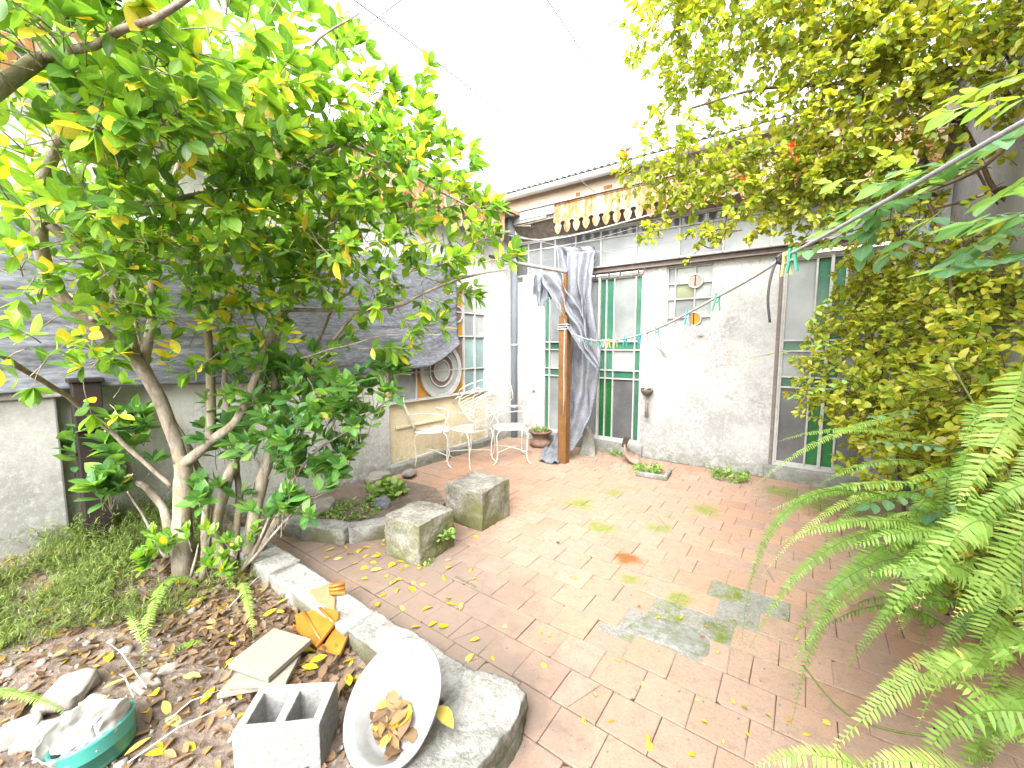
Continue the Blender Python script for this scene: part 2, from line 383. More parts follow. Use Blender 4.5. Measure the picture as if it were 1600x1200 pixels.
def leaf_mat(name, stops, rough=.42, transl=.52, tmul=(1.35,1.25,.6), spec=.45):
    """leaf colour from the per-leaf 'tint' value, veins as fine relief, light shining through"""
    m = mat(name); t = NT(m)
    c = t.ramp(t.tint(), stops)
    p = t.objc(); c = t.mix(.35, c, t.mix(1.0, c, t.ramp(t.noise(p, 28, 3, .6), [(.3, .55), (.7, 1.35)]), 'MULTIPLY'))
    rib = t.node('ShaderNodeAttribute', attribute_name='rib').outputs['Fac']
    c = t.mix(t.math('MULTIPLY', t.ramp(rib, [(.80, 0.), (.95, 1.)]), .45), c, t.mix(.5, t.mix(1.0, c, (1.9,1.7,1.5), 'MULTIPLY'), (.30,.34,.10)))
    tc = t.mix(1.0, c, (tmul[0], tmul[1], tmul[2]), 'MULTIPLY')
    t.out(c, rough, None, spec, translucent=transl, tcol=tc); return m
M['leaf_tree'] = leaf_mat('glossy_green_leaf', [(0., (.08,.19,.05)), (.35, (.15,.32,.045)), (.6, (.25,.46,.05)), (.82, (.36,.56,.075)), (.88, (.60,.56,.06)), (1., (.74,.58,.06))], .34, spec=.5)
M['leaf_shrub'] = leaf_mat('dark_green_leaf', [(0., (.07,.19,.08)), (.5, (.14,.33,.08)), (.85, (.23,.43,.09)), (1., (.44,.40,.06))], .33, spec=.5)
M['leaf_vine'] = leaf_mat('olive_yellow_leaf', [(0., (.10,.20,.025)), (.3, (.24,.33,.03)), (.6, (.39,.44,.045)), (.85, (.53,.52,.08)), (1., (.58,.50,.22))], .5, .50, (1.35,1.2,.55))
M['leaf_blue'] = leaf_mat('blue_green_leaf', [(0., (.07,.19,.09)), (.5, (.16,.33,.18)), (.8, (.26,.42,.25)), (1., (.26,.48,.05))], .35)
M['leaf_fern'] = leaf_mat('fern_green', [(0., (.07,.15,.02)), (.4, (.14,.27,.035)), (.7, (.25,.41,.08)), (.9, (.36,.50,.13)), (1., (.60,.56,.18))], .5, .4)
M['leaf_ground'] = leaf_mat('feathery_green', [(0., (.08,.13,.03)), (.5, (.15,.22,.045)), (1., (.26,.34,.09))], .6, .4)
M['leaf_weed'] = leaf_mat('weed_green', [(0., (.10,.20,.04)), (.6, (.22,.36,.08)), (1., (.38,.50,.14))], .5, .35)
M['leaf_dry'] = leaf_mat('fallen_leaf', [(0., (.10,.06,.04)), (.2, (.20,.125,.075)), (.4, (.31,.205,.12)), (.55, (.38,.25,.10)), (.62, (.62,.42,.02)), (.85, (.74,.58,.03)), (1., (.72,.64,.24))], .6, .25, (1.1,1.,.6), .3)
M['flower'] = leaf_mat('orange_red_petal', [(0., (.60,.09,.02)), (1., (.72,.20,.05))], .5, .4, (1.2,.9,.6))
M['stem_green'] = simple('green_stem', (.16,.20,.05), .7, .3, 20, .1)

def cloth_mat(name, col, col2, weave=240, transp=0.0, rough=.85, stretch=(1,1,1)):
    m = mat(name); t = NT(m); p = t.objc()
    n = t.noise(t.scalev(p, stretch), 7, 5, .7, .3); wv = t.noise(t.scalev(p, (weave*.25, weave*.25, weave)), 1.0, 2, .6)
    c = t.mix(t.ramp(n, [(.35, 0.), (.7, 1.)]), col, col2)
    c = t.mix(t.math('MULTIPLY', t.ramp(wv, [(.4, 0.), (.65, 1.)]), .45), c, tuple(min(1, x*1.7) for x in col2))
    t.out(c, rough, t.bump(wv, .3, .003), .2, translucent=.25); return m
M['shade'] = cloth_mat('grey_shade_net', (.15,.16,.18), (.28,.295,.33), 60, stretch=(.6,.6,7))
M['drape'] = cloth_mat('torn_grey_sheet', (.22,.23,.26), (.33,.345,.385), 200)
M['bag'] = simple('thin_white_plastic', (.66,.65,.63), .4, .15, 20, .2, .4)

def enamel_mat():
    m = mat('aluminium_basin'); t = NT(m); p = t.objc()
    a = t.noise(p, 9, 5, .65); f = t.noise(p, 60, 4, .7)
    c = t.ramp(a, [(.34, (.40,.41,.41)), (.5, (.47,.48,.48)), (.66, (.52,.53,.53))])
    t.out(c, t.ramp(f, [(.3, .42), (.7, .6)]), t.bump(a, .15, .02), .5, .4, alb=.72); return m
M['basin'] = enamel_mat()

# ================================================================== GROUND
mb = MB(); mb.box((-150, -150, -.30), (150, 150, -.06)); tag(mb.build('ground', M['soil']), kind='structure')
XW = 4.86                                   # inner face of the neighbour's wall
KX = 2.95; KY = -4.20                       # planter kerb: end and middle line of its patio face
def soil_h(x, y):
    h = .005+.26*max(0, min(1, (1.0-x)/1.0))**1.3 + .05*max(0, min(1, (-4.6-y)/1.2))
    return h + .035*mnoise.noise(Vector((x*2.2, y*2.2, 0))) + .018*mnoise.noise(Vector((x*7, y*7, 3))) + .008*mnoise.noise(Vector((x*21, y*21, 5)))
NX, NY = 120, 96
gv = [(-.05+3.15*i/NX, -4.22-3.4*j/NY, soil_h(-.05+3.15*i/NX, -4.22-3.4*j/NY)) for j in range(NY+1) for i in range(NX+1)]
mb = MB(); mb.add(gv, [(j*(NX+1)+i, j*(NX+1)+i+1, (j+1)*(NX+1)+i+1, (j+1)*(NX+1)+i) for j in range(NY) for i in range(NX)])
tag(mb.build('planter_soil', M['soil'], smooth=True), kind='structure')

# patio: mortar bed, square tiles in broken courses along the house, some cracked, some missing
patio = MB(); patio.box((-.02, KY-.06, -.058), (XW+.02, .05, -.008)); patio.box((KX-.12, -8.0, -.058), (XW+.02, KY-.06, -.008)); patio = tag(patio.build('patio', M['bed']), kind='structure')
t1 = fl(889.7, 990); PX, PY = .205, .197; GAP = .0031
patch = [fl(*p)[:2] for p in [(975,983),(1000,965),(1024,961),(1041,934),(1128,965),(1135,950),(1108,928),(1119,904),(1213,932),(1207,957),(1200,987),(1163,1008),(1120,998),(1112,1027),(1095,1030),(1000,993)]]
def inside(x, y, poly):
    r = False; n = len(poly)
    for i in range(n):
        x1, y1 = poly[i]; x2, y2 = poly[(i+1) % n]
        if (y1 > y) != (y2 > y) and x < (x2-x1)*(y-y1)/(y2-y1)+x1: r = not r
    return r
def clip(poly, a, b, c):                    # keep a*x+b*y <= c
    o = []
    for i in range(len(poly)):
        p, q = poly[i], poly[(i+1) % len(poly)]; dp = a*p[0]+b*p[1]-c; dq = a*q[0]+b*q[1]-c
        if dp <= 0: o.append(p)
        if dp*dq < 0: k = dp/(dp-dq); o.append((p[0]+(q[0]-p[0])*k, p[1]+(q[1]-p[1])*k))
    return o
def tile_geo(poly, h=.0, th=.016, inset=.0035, chip=.0022):
    cx = sum(p[0] for p in poly)/len(poly); cy_ = sum(p[1] for p in poly)/len(poly)
    top = []
    for x, y in poly:
        d = math.hypot(x-cx, y-cy_); k = (d-inset*1.4)/d; top.append((cx+(x-cx)*k, cy_+(y-cy_)*k, h))
    n = len(poly)
    vv = [(x, y, h-th) for x, y in poly]+[(x, y, h-chip) for x, y in poly]+top
    ff = [(i, (i+1)%n, n+(i+1)%n, n+i) for i in range(n)]+[(n+i, n+(i+1)%n, 2*n+(i+1)%n, 2*n+i) for i in range(n)]+[tuple(range(2*n, 3*n))]
    return vv, ff
rt_ = random.Random(11)
tiles = []
for r in range(-20, 22):
    y0 = t1[1]-.001+r*PY; y1 = y0+PY
    if y1 > .06 or y0 < -7.6: continue
    off = t1[0]+((r % 2)*.5+.5)*PX+rt_.uniform(-.03, .03)
    if r == -1: off = t1[0]
    for k in range(-22, 14):
        x0 = off+k*PX; x1 = x0+PX
        x0 = max(x0, .0); x1 = min(x1, XW)
        if x1-x0 < .02: continue
        cx, cy_ = (x0+x1)/2, (y0+y1)/2
        if cy_ < KY-.03 and cx < KX+.02: continue
        if inside(cx, cy_, patch): continue
        near = math.hypot(cx-CAM[0], cy_-CAM[1])
        sk = .0016 if near < 2.6 else .0012
        poly = [(x0+GAP*.42+rt_.uniform(-sk, sk), y0+GAP*.85+rt_.uniform(-sk, sk)), (x1-GAP*.42+rt_.uniform(-sk, sk), y0+GAP*.85+rt_.uniform(-sk, sk)),
                (x1-GAP*.42+rt_.uniform(-sk, sk), y1-GAP*.85+rt_.uniform(-sk, sk)), (x0+GAP*.42+rt_.uniform(-sk, sk), y1-GAP*.85+rt_.uniform(-sk, sk))]
        if rt_.random() < .3 and near < 3.4:
            k_ = rt_.randrange(4); ux, uy = [(-1,-1),(1,-1),(1,1),(-1,1)][k_]; cut = rt_.uniform(.008, .022); vx, vy = poly[k_]; q2 = rt_.uniform(.6, 1.5)
            poly = clip(poly, ux, uy*q2, ux*vx+uy*q2*vy-cut)
        pcs = [poly]; pc = .10 if near < 2.4 else .03
        if rt_.random() < pc:
            a = rt_.uniform(0, math.pi); ca, sa = math.cos(a), math.sin(a); c0 = ca*(cx+rt_.uniform(-.04,.04))+sa*(cy_+rt_.uniform(-.04,.04)); g = rt_.uniform(.0008, .002)
            pcs = [q for q in (clip(poly, ca, sa, c0-g), clip(poly, -ca, -sa, -c0-g)) if len(q) >= 3]
        h = max(-.003, min(.003, rt_.gauss(0, .0014)))
        tv = rt_.random()
        for q in pcs:
            qx = sum(p[0] for p in q)/len(q); qy = sum(p[1] for p in q)/len(q)
            px, py, z = proj((qx, qy, 0)); vis = z > .3 and -20 < px < 1620 and -20 < py < 1220
            hidden = px > 1230 and py > 830
            tiles.append((((0 if vis else 10)+(3 if hidden else 0)+near, len(tiles)), q, h+rt_.gauss(0, .0008), tv, near))
tiles.sort(key=lambda a: a[0])
for i, (_, q, h, tv, near) in enumerate(tiles[:300]):
    qx = sum(p[0] for p in q)/len(q); qy = sum(p[1] for p in q)/len(q)
    vv, ff = tile_geo([(x-qx, y-qy) for x, y in q], 0)
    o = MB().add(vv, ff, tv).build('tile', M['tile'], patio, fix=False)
    o.location = (qx, qy, h); o.rotation_euler = (rt_.gauss(0, .006), rt_.gauss(0, .006), 0)
mb = MB()
for _, q, h, tv, near in tiles[300:]:
    mb.add(*tile_geo(q, h), (tv+rt_.random()*.999) % 1)
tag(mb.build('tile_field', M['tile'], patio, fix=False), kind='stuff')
pc_ = MB().add([(x, y, -.004) for x, y in [fl(*p)[:2] for p in [(925,990),(975,942),(1040,915),(1120,888),(1238,920),(1228,1000),(1140,1048),(1085,1050)]]]+[(x, y, -.0075) for x, y in [fl(*p)[:2] for p in [(925,990),(975,942),(1040,915),(1120,888),(1238,920),(1228,1000),(1140,1048),(1085,1050)]]], [tuple(range(8))]+[(i, (i+1) % 8, 8+(i+1) % 8, 8+i) for i in range(8)]).build('bare_cement', M['cement'], patio)
# smoothed cement filling part of the hole
cp = [fl(*p)[:2] for p in [(972,984),(988,972),(1003,963),(1024,962),(1060,972),(1098,986),(1112,997),(1114,1010),(1112,1024),(1106,1029),(1094,1029),(1060,1016),(1030,1005),(1000,994)]]
o = MB().add(*tile_geo(cp, .0005, .007, .01, .004)).build('cement_patch', M['plinth'], patio, bevel=.003)

# ================================================================== WALLS
def P_back(u, v, w): return (u, -w, v)          # u along the wall, v up, w out of the wall towards the yard
def P_left(u, v, w): return (w, u, v)
def wbox(mb, P, u0, u1, v0, v1, w0, w1, tint=.5): return mb.box(P(u0, v0, w0), P(u1, v1, w1), tint)
def wall_cells(P, u0, u1, v0, v1, th, holes):
    """wall slab with real openings: columns cut at the openings"""
    mb = MB(); us = sorted({u0, u1, *[h for H in holes for h in H[:2] if u0 < h < u1]})
    for a, b in zip(us, us[1:]):
        segs = [(v0, v1)]
        for ha, hb, hc, hd in holes:
            if ha <= a+1e-6 and hb >= b-1e-6:
                segs = [s for lo, hi in segs for s in ((lo, min(hi, hc)), (max(lo, hd), hi)) if s[1]-s[0] > 1e-4]
        for lo, hi in segs: wbox(mb, P, a, b, lo, hi, -th, 0)
    return mb
def glazing(parent, P, us, vs, kinds, wz=-.05, bar=.018, fd=.035):
    """panes between bar positions us/vs, glazing bars; kinds[row][col] -> material key (rows from the bottom)"""
    for j in range(len(vs)-1):
        for i in range(len(us)-1):
            k = kinds[j][i]
            if k is None: continue
            a, b, c, d = us[i]+bar/2, us[i+1]-bar/2, vs[j]+bar/2, vs[j+1]-bar/2
            if b-a < .01: continue
            m = MB(); n = wz+random.uniform(-.002, .002)
            m.add([P(a, c, n), P(b, c, n), P(b, d, n), P(a, d, n), P(a, c, n-.005), P(b, c, n-.005), P(b, d, n-.005), P(a, d, n-.005)],
                  [(0,1,2,3),(7,6,5,4),(0,4,5,1),(1,5,6,2),(2,6,7,3),(3,7,4,0)])
            m.build('pane', M[k], parent)
def bars(mb, P, us, vs, w0, w1, bar=.018):
    """uprights run through, cross bars butt between them"""
    for u in us: wbox(mb, P, u-bar/2, u+bar/2, vs[0], vs[-1], w0, w1)
    for v in vs:
        for a, b in zip(us, us[1:]): wbox(mb, P, a+bar/2, b-bar/2, v-bar/2, v+bar/2, w0, w1-.003)

# ---- the house across the yard
house = thing('house', 'old rendered house front with tall green and clear glazed doors behind the terracotta patio', 'house', loc=(0, 0, 0))
D = (.55, 2.11, .15, 2.50); WN = (2.39, 2.95, 1.72, 2.50); RD = (3.62, 4.48, .15, 2.50); CL = (.02, 4.80, 2.58, 3.10)
wall_cells(P_back, -.10, XW+.2, -.1, 2.50, .25, [D, WN, RD]).build('wall', M['wall_back'], house)
m = MB(); wbox(m, P_back, -.10, .02, 2.50, 3.10, -.25, 0); wbox(m, P_back, 4.80, XW+.2, 2.50, 3.10, -.25, 0); wbox(m, P_back, .02, 4.8, 3.10, 3.30, -.25, -.004)
m.build('wall', M['wall_left'], house)
m = MB(); wbox(m, P_back, -.35, XW+.4, 3.30, 3.80, -.25, -.002); uw = m.build('wall', M['upper_wall'], house); tag(uw, 'beige upper wall with cracks under the gutter')
m = MB(); wbox(m, P_back, 1.10, 1.16, 3.46, 3.66, -.002, .004); wbox(m, P_back, 1.52, 1.64, 3.52, 3.66, -.002, .004); m.build('wall_stain', M['rust'], uw)
# sill ledges
m = MB(); wbox(m, P_back, .50, 2.16, -.05, .149, .0, .05); m.build('sill', M['plinth'], house, bevel=.01)
m = MB(); wbox(m, P_back, 3.56, XW, -.05, .149, .0, .06); m.build('sill', M['plinth'], house, bevel=.01)
# brown steel beam over the openings (I section)
m = MB(); wbox(m, P_back, .80, 4.80, 2.502, 2.512, -.02, .06); wbox(m, P_back, .80, 4.80, 2.512, 2.568, -.02, .02); wbox(m, P_back, .80, 4.80, 2.568, 2.578, -.02, .06)
m.build('steel_beam', M['steel_brown'], house)

def tall_door(name, us, wide):
    vs = [.19, 1.04, 1.155, 1.44, 1.555, 2.42]
    m = MB(); j0, j1 = us[0]-.03, us[-1]+.03
    wbox(m, P_back, j0, us[0]-.009, .15, 2.47, -.09, -.008); wbox(m, P_back, us[-1]+.009, j1, .15, 2.47, -.09, -.008)
    wbox(m, P_back, us[0]-.009, us[-1]+.009, 2.429, 2.47, -.088, -.010); wbox(m, P_back, us[0]-.009, us[-1]+.009, .15, .181, -.088, -.010)
    bars(m, P_back, us, vs, -.075, -.018)
    f = m.build(name, M['white_trim'], house, bevel=.002)
    glazing(f, P_back, us, vs, wide, -.05); return f
C_, G_, E_, D_, W_ = 'g_clear', 'g_green', 'g_deep', 'g_dim', 'g_white'
us = [.58, .67, .92, 1.01, 1.10, 1.19, 1.48, 1.585, 1.70, 2.00, 2.085]
row = lambda a, b: [G_, a, G_, G_, G_, 'g_clear', b[0], b[1], b[2], G_]
door = tall_door('door', us, [[G_, C_, G_, G_, G_, C_, E_, E_, D_, G_], [G_]*5+[C_]+[G_]*4, [G_, W_, G_, G_, G_, C_, G_, G_, W_, G_], [G_]*5+[C_]+[G_]*4, [G_, C_, G_, G_, G_, C_, G_, G_, C_, G_]])
tag(door, 'tall glazed doors with green glass strips, half hidden by the torn sheet')
m = MB(); wbox(m, P_back, 1.47, 1.503, .15, 2.47, -.04, .004); m.build('door_jamb', M['white_trim'], door, bevel=.004)
# transom lights above the doors
m = MB(); bars(m, P_back, [1.20, 1.42, 1.62, 1.78, 2.03, 2.10], [2.432, 2.495], -.03, .0, .014); tr = m.build('transom', M['steel_brown'], house)
us2 = [3.66, 3.925, 4.05, 4.17, 4.43]
d2 = tall_door('door', us2, [[D_, E_, E_, D_], [G_]*4, [W_, G_, G_, W_], [G_]*4, [W_, G_, G_, D_]])
tag(d2, 'glazed door with green strips partly covered by the climbing plants')
m = MB(); wbox(m, P_back, 3.595, 3.628, .15, 2.50, -.05, .006); m.build('door_jamb', M['steel_brown'], d2, bevel=.004)
m = MB(); wbox(m, P_back, 4.035, 4.065, .182, 2.44, -.02, -.004); m.build('door_stile', M['white_trim'], d2, bevel=.003)

# small window with two round lights
def disc(mb, P, u, v, r, w, n=28, w2=None, r0=0):
    if r0 == 0:
        pts = [(u+r*math.cos(2*math.pi*k/n), v+r*math.sin(2*math.pi*k/n)) for k in range(n)]
        mb.prism(pts, lambda a, b: P(a, b, w), lambda a, b: P(a, b, w2))
    else:
        vv = []
        for q, (rr, ww) in enumerate(((r, w), (r, w2), (r0, w2), (r0, w))): vv += [P(u+rr*math.cos(2*math.pi*k/n), v+rr*math.sin(2*math.pi*k/n), ww) for k in range(n)]
        mb.add(vv, [(q*n+k, q*n+(k+1)%n, ((q+1)%4)*n+(k+1)%n, ((q+1)%4)*n+k) for q in range(4) for k in range(n)])
wu = [2.41, 2.50, 2.73, 2.925]; wv = [1.745, 1.85, 2.08, 2.27, 2.47]
m = MB(); wbox(m, P_back, 2.39, 2.40, 1.72, 2.50, -.08, -.006); wbox(m, P_back, 2.935, 2.95, 1.72, 2.50, -.08, -.006); wbox(m, P_back, 2.40, 2.935, 1.72, 1.735, -.08, -.004); wbox(m, P_back, 2.40, 2.935, 2.48, 2.50, -.08, -.006)
bars(m, P_back, wu, wv, -.07, -.02, .015)
win = m.build('window', M['white_trim'], house, bevel=.002); tag(win, 'small leaded window with one brown and one amber round light')
glazing(win, P_back, wu, wv, [[W_, W_, W_], [W_, C_, W_], [W_, 'g_olive', W_], [C_, W_, W_]], -.05, .015)
for cv, k in ((2.29, 'g_pink'), (1.83, 'g_amber')):
    m = MB(); disc(m, P_back, 2.735, cv, .088, -.045, 28, -.012, .072); m.build('round_frame', M['white_trim'], win)
    m = MB(); disc(m, P_back, 2.735, cv, .072, -.045, 28, -.02); m.build('round_pane', M[k], win)
# clerestory
cu = [.04, .28, .51, .76, 1.10, 1.49, 1.99, 2.53, 3.02, 3.50, 4.0, 4.5, 4.78]; cv = [2.60, 2.97, 3.085]
m = MB(); bars(m, P_back, cu, cv, -.05, -.012, .02); wbox(m, P_back, .02, 4.80, 2.58, 2.589, -.05, -.010); cl = m.build('clerestory_window', M['white_trim'], house)
tag(cl, 'long strip of clerestory panes above the brown steel beam')
glazing(cl, P_back, cu, cv, [[D_, C_, C_, C_, C_, W_, W_, C_, W_, W_, W_, W_], [D_]*12], -.03, .02)
# eaves: soffit boards, fascia, broken timber, valance of cut-out metal pendants
for k, (y0, y1) in enumerate(((0.0, .055), (.06, .115), (.12, .175), (.18, .235), (.24, .295))):
    a = 3.115+.2*y0/.3; b = 3.115+.2*y1/.3; m = MB()
    m.add([(.18, -y0, a), (XW, -y0, a), (XW, -y1, b), (.18, -y1, b), (.18, -y0, a+.015), (XW, -y0, a+.015), (XW, -y1, b+.015), (.18, -y1, b+.015)], [(0,3,2,1),(4,5,6,7),(0,1,5,4),(1,2,6,5),(2,3,7,6),(3,0,4,7)])
    m.build('soffit_board', M['wood_raw'], house)
m = MB(); m.box((.20, -.30, 3.335), (.93, -.325, 3.455)); m.build('fascia', M['fascia'], house, bevel=.004)
m = MB(); m.box((.20, -.02, 3.46), (XW, -.34, 3.475)); m.build('eave_board', M['wood_raw'], house)
m = MB(); m.bar((.22, -.31, 3.31), (.80, -.31, 3.315), .02, .035); m.bar((.24, -.30, 3.29), (.52, -.28, 3.245), .012, .02); m.bar((.35, -.29, 3.275), (.91, -.30, 3.29), .02, .016); m.build('splintered_board', M['wood_raw'], house)
def pendant_poly(u, wd, top, shoulder, tip):
    h = wd/2; s = .78
    pts = [(-h, top), (h, top), (h, shoulder), (h*.55, shoulder-.012), (h*.48, shoulder-.03), (h*.72, shoulder-.055), (h*s, tip+.11), (h*.62, tip+.055), (h*.36, tip+.02), (0, tip), (-h*.36, tip+.02), (-h*.62, tip+.055), (-h*s, tip+.11), (-h*.72, shoulder-.055), (-h*.48, shoulder-.03), (-h*.55, shoulder-.012), (-h, shoulder)]
    return [(u+x, y) for x, y in pts]
def valance(P, u0, n, pitch, top, sh, tip, w, parent, holes=True):
    v = MB(); wbox(v, P, u0-pitch/2, u0+pitch*(n-.5), top-.002, top+.018, w-.004, w+.012); vo = v.build('valance', M['valance'], parent)
    tag(vo, 'rust streaked white metal valance with pointed pendants')
    for k in range(n):
        m = MB(); u = u0+k*pitch
        m.prism(pendant_poly(u, pitch-.002, top-.004, sh, tip+random.uniform(-.006, .006)), lambda a, b: P(a, b, w), lambda a, b: P(a, b, w+.004))
        m.build('pendant', M['valance'], vo)
        m = MB()
        for (du, dv, r) in ((0, sh+.005, .0095), (0, tip+.055, .007)): disc(m, P, u+du, dv, r, w+.0042, 10, w+.0052)
        m.build('hole_disc', M['seedpod'], vo)  # dark discs on the sheet stand in for the shade of holes
valance(P_back, .985, 27, .142, 3.44, 3.215, 3.05, .30, house)
m = MB(); m.tube([(-.30, -.11, 3.80), (XW+.4, -.11, 3.81)], .052, 10); m.build('gutter', M['gutter'], house, smooth=True)
# corrugated iron roof edge
rv = []; n = 360
for j, (y, z) in enumerate(((-.16, 3.865), (2.6, 4.20))):
    for i in range(n+1): rv.append((-.4+(XW+.9)*i/n, y, z+.014*math.sin(2*math.pi*i/6)))
m = MB(); m.add(rv, [(i, i+1, n+2+i, n+1+i) for i in range(n)]); ro = m.build('roof', M['gutter'], house, smooth=True)
sm = ro.modifiers.new('solid', 'SOLIDIFY'); sm.thickness = .002
# drain pipe in the corner
m = MB(); m.tube([(.075, -.08, -.05), (.075, -.08, 2.95), (.10, -.14, 3.08), (.13, -.22, 3.22)], .048, 14); m.tube([(.075, -.08, 1.48), (.075, -.08, 1.53)], .053, 14); m.tube([(.075, -.08, .48), (.075, -.08, .53)], .053, 14)
m.build('drainpipe', M['pipe'], house, smooth=True)
m = MB(); m.box((.03, -.24, 3.16), (.21, -.40, 3.47)); m.build('downpipe_head', M['fascia'], house, bevel=.01)

# ---- the wing with the stained glass window
wing = thing('side_wing', 'white painted wing of the house with a stained glass window and yellow panel below', 'building')
LW = (-2.46, -.66, .10, 2.32)
wall_cells(P_left, -9.5, .0, -.1, 3.35, .25, [LW]).build('wall', M['wall_left'], wing)
m = MB(); wbox(m, P_left, -2.46, -.66, .10, .815, -.16, -.05); yp = m.build('wall_panel', M['wall_yellow'], wing); tag(yp, 'peeling yellow painted panel under the stained glass')
m = MB(); wbox(m, P_left, -2.35, -1.55, .50, .53, -.05, -.028); m.bar((-.045+.0, -2.06, .10), (-.045, -2.06, .80), .012, .012); m.build('rail', M['wall_yellow'], yp, bevel=.004)
m = MB(); wbox(m, P_left, -2.50, -.60, -.05, .099, 0, .09); m.build('plinth', M['plinth'], wing, bevel=.015)
m = MB(); wbox(m, P_left, -.62, -.50, -.05, 3.3, 0, .012); wbox(m, P_left, -2.60, -2.47, -.05, 2.4, 0, .008); m.build('pilaster', M['wall_left'], wing, bevel=.006)
lu = [-2.44, -2.015, -1.15, -1.125, -.905, -.68]; lv = [.83, 1.17, 1.63, 1.96, 2.28]
m = MB(); wbox(m, P_left, -2.46, -2.449, .815, 2.32, -.09, -.006); wbox(m, P_left, -.671, -.66, .815, 2.32, -.09, -.006); wbox(m, P_left, -2.449, -.671, .815, .821, -.09, .01); wbox(m, P_left, -2.449, -.671, 2.289, 2.32, -.09, -.006)
bars(m, P_left, [-2.44, -2.015, -1.1375, -.905, -.68], lv, -.08, -.03, .018)
sw = m.build('stained_window', M['white_trim'], wing, bevel=.002); tag(sw, 'stained glass window with amber corners and white rings')
au = [-2.44, -2.015, -1.1375, -.905, -.68]
glazing(sw, P_left, au, lv, [['g_clear', 'g_amber', 'g_pale', 'g_pale'], ['g_clear', 'g_brown', 'g_pale', 'g_pale'], ['g_clear', 'g_amber', 'g_clear', 'g_white'], ['g_clear', 'g_amber', 'g_clear', 'g_white']], -.062)
RC = (-1.58, 1.17)
for r0, r1, k, ww in ((.315, .375, 'white_trim', -.026), (.225, .313, 'g_white', -.045), (.205, .223, 'white_trim', -.026), (.150, .203, 'g_brown', -.045), (.128, .148, 'white_trim', -.026)):
    m = MB(); disc(m, P_left, RC[0], RC[1], r1, -.060, 40, ww, r0); m.build('ring_frame' if k == 'white_trim' else 'ring_pane', M[k], sw)
m = MB(); disc(m, P_left, RC[0], RC[1], .126, -.060, 36, -.046); m.build('round_pane', M['g_white'], sw)
for cc, k in (((-1.27, 1.93), 'g_brown'),):
    m = MB(); disc(m, P_left, cc[0], cc[1], .115, -.060, 28, -.028, .098); m.build('ring_frame', M['white_trim'], sw)
    m = MB(); disc(m, P_left, cc[0], cc[1], .097, -.060, 28, -.045); m.build('round_pane', M[k], sw)
m = MB(); m.box((-.05, -9.5, 3.37), (.34, -.45, 3.385)); m.build('eave_board', M['wood_raw'], wing)
valance(P_left, -5.10, 32, .142, 3.35, 3.13, 2.97, .30, wing)
m = MB(); m.box((-3.0, -9.5, 3.40), (.36, -.20, 3.44)); m.build('roof', M['valance'], wing)

# grey render pier against the wing wall, beside the dark post
pier = thing('wall_pier', 'mottled grey concrete pier at the foot of the white wing wall', 'pier')
m = MB(); m.box((-.02, -6.4, -.05), (.10, -5.02, 1.18)); m.build('pier_body', M['wall_grey'], pier, bevel=.012)
m = MB(); m.box((-.02, -6.45, 1.18), (.13, -4.99, 1.23)); m.build('pier_cap', M['wall_grey'], pier, bevel=.012)

# neighbour's wall along the other side
nw = thing('boundary_wall', 'streaked grey boundary wall standing behind the yellow climbing plants', 'wall')
m = MB(); m.box((XW, -9.5, -.1), (XW+.25, -.004, 3.75)); m.build('wall_body', M['wall_right'], nw)
m = MB(); m.box((XW-.03, -9.5, 3.75), (XW+.28, -.004, 3.80)); m.build('coping', M['wall_grey'], nw, bevel=.01)
gp = thing('downpipe', 'pale blue downpipe in the corner behind the climbing plants', 'pipe')
m = MB(); m.tube([(4.70, -.07, .12), (4.70, -.07, 3.2)], .05, 14); m.build('pipe_length', M['pipe'], gp, smooth=True)
m = MB(); m.box((4.63, -.14, 2.30), (4.77, -.01, 2.52)); m.build('pipe_bracket', M['white_trim'], gp, bevel=.02)

# ================================================================== OBJECTS ON THE PATIO
def rock(name, dims, seed, m, loc, rz=0, parent=None, **kw):
    o = link(name, rock_mesh(name, dims, seed, m, **kw), parent); o.location = loc; o.rotation_euler = (0, 0, rz); return o
# planter kerb
kerb = thing('planter_kerb', 'cracked grey concrete kerb between the leafy planter and the terracotta patio', 'kerb')
for i, (a, b, h, wd) in enumerate(((.45, 1.30, .12, .20), (1.30, 2.12, .112, .185), (2.12, 2.80, .112, .18))):
    rock('kerb_stone', (b-a+.012, wd, h+.05), 3+i, M['kerb'], ((a+b)/2, KY-.055-.006*(i % 2), -.05), 0, kerb, sub=4, amp=.013, freq=5, rnd=.05)
big = rock('kerb_boulder', (.27, .60, .225), 21, M['kerb'], (2.965, -4.46, -.08), R(10), None, sub=5, amp=.030, freq=3.6, rnd=.16)
tag(big, 'big rough pale stone block ending the kerb, just under the metal basin', 'stone')
edg = thing('bed_edging', 'low curved concrete edging around the little weedy bed behind the stools', 'kerb')
for i, (a, b) in enumerate((((.40, -3.97), (.80, -3.90)), ((.80, -3.90), (1.12, -3.74)), ((1.12, -3.74), (1.36, -3.34)))):
    d = math.hypot(b[0]-a[0], b[1]-a[1]); rock('edging_stone', (d+.01, .13, .17), 31+i, M['kerb'], ((a[0]+b[0])/2-.02, (a[1]+b[1])/2+.05, -.05), math.atan2(b[1]-a[1], b[0]-a[0]), edg, sub=4, amp=.014, freq=5, rnd=.10)
bm_ = MB(); bp = [(.02, -4.15), (.40, -3.93), (.80, -3.86), (1.10, -3.70), (1.34, -3.28), (1.20, -2.75), (.85, -2.55), (.02, -2.60)]
bm_.add([(x, y, .03) for x, y in bp]+[(x, y, -.01) for x, y in bp], [tuple(range(8))]+[(i, (i+1) % 8, 8+(i+1) % 8, 8+i) for i in range(8)])
tag(bm_.build('bed_soil', M['soil']), kind='structure')
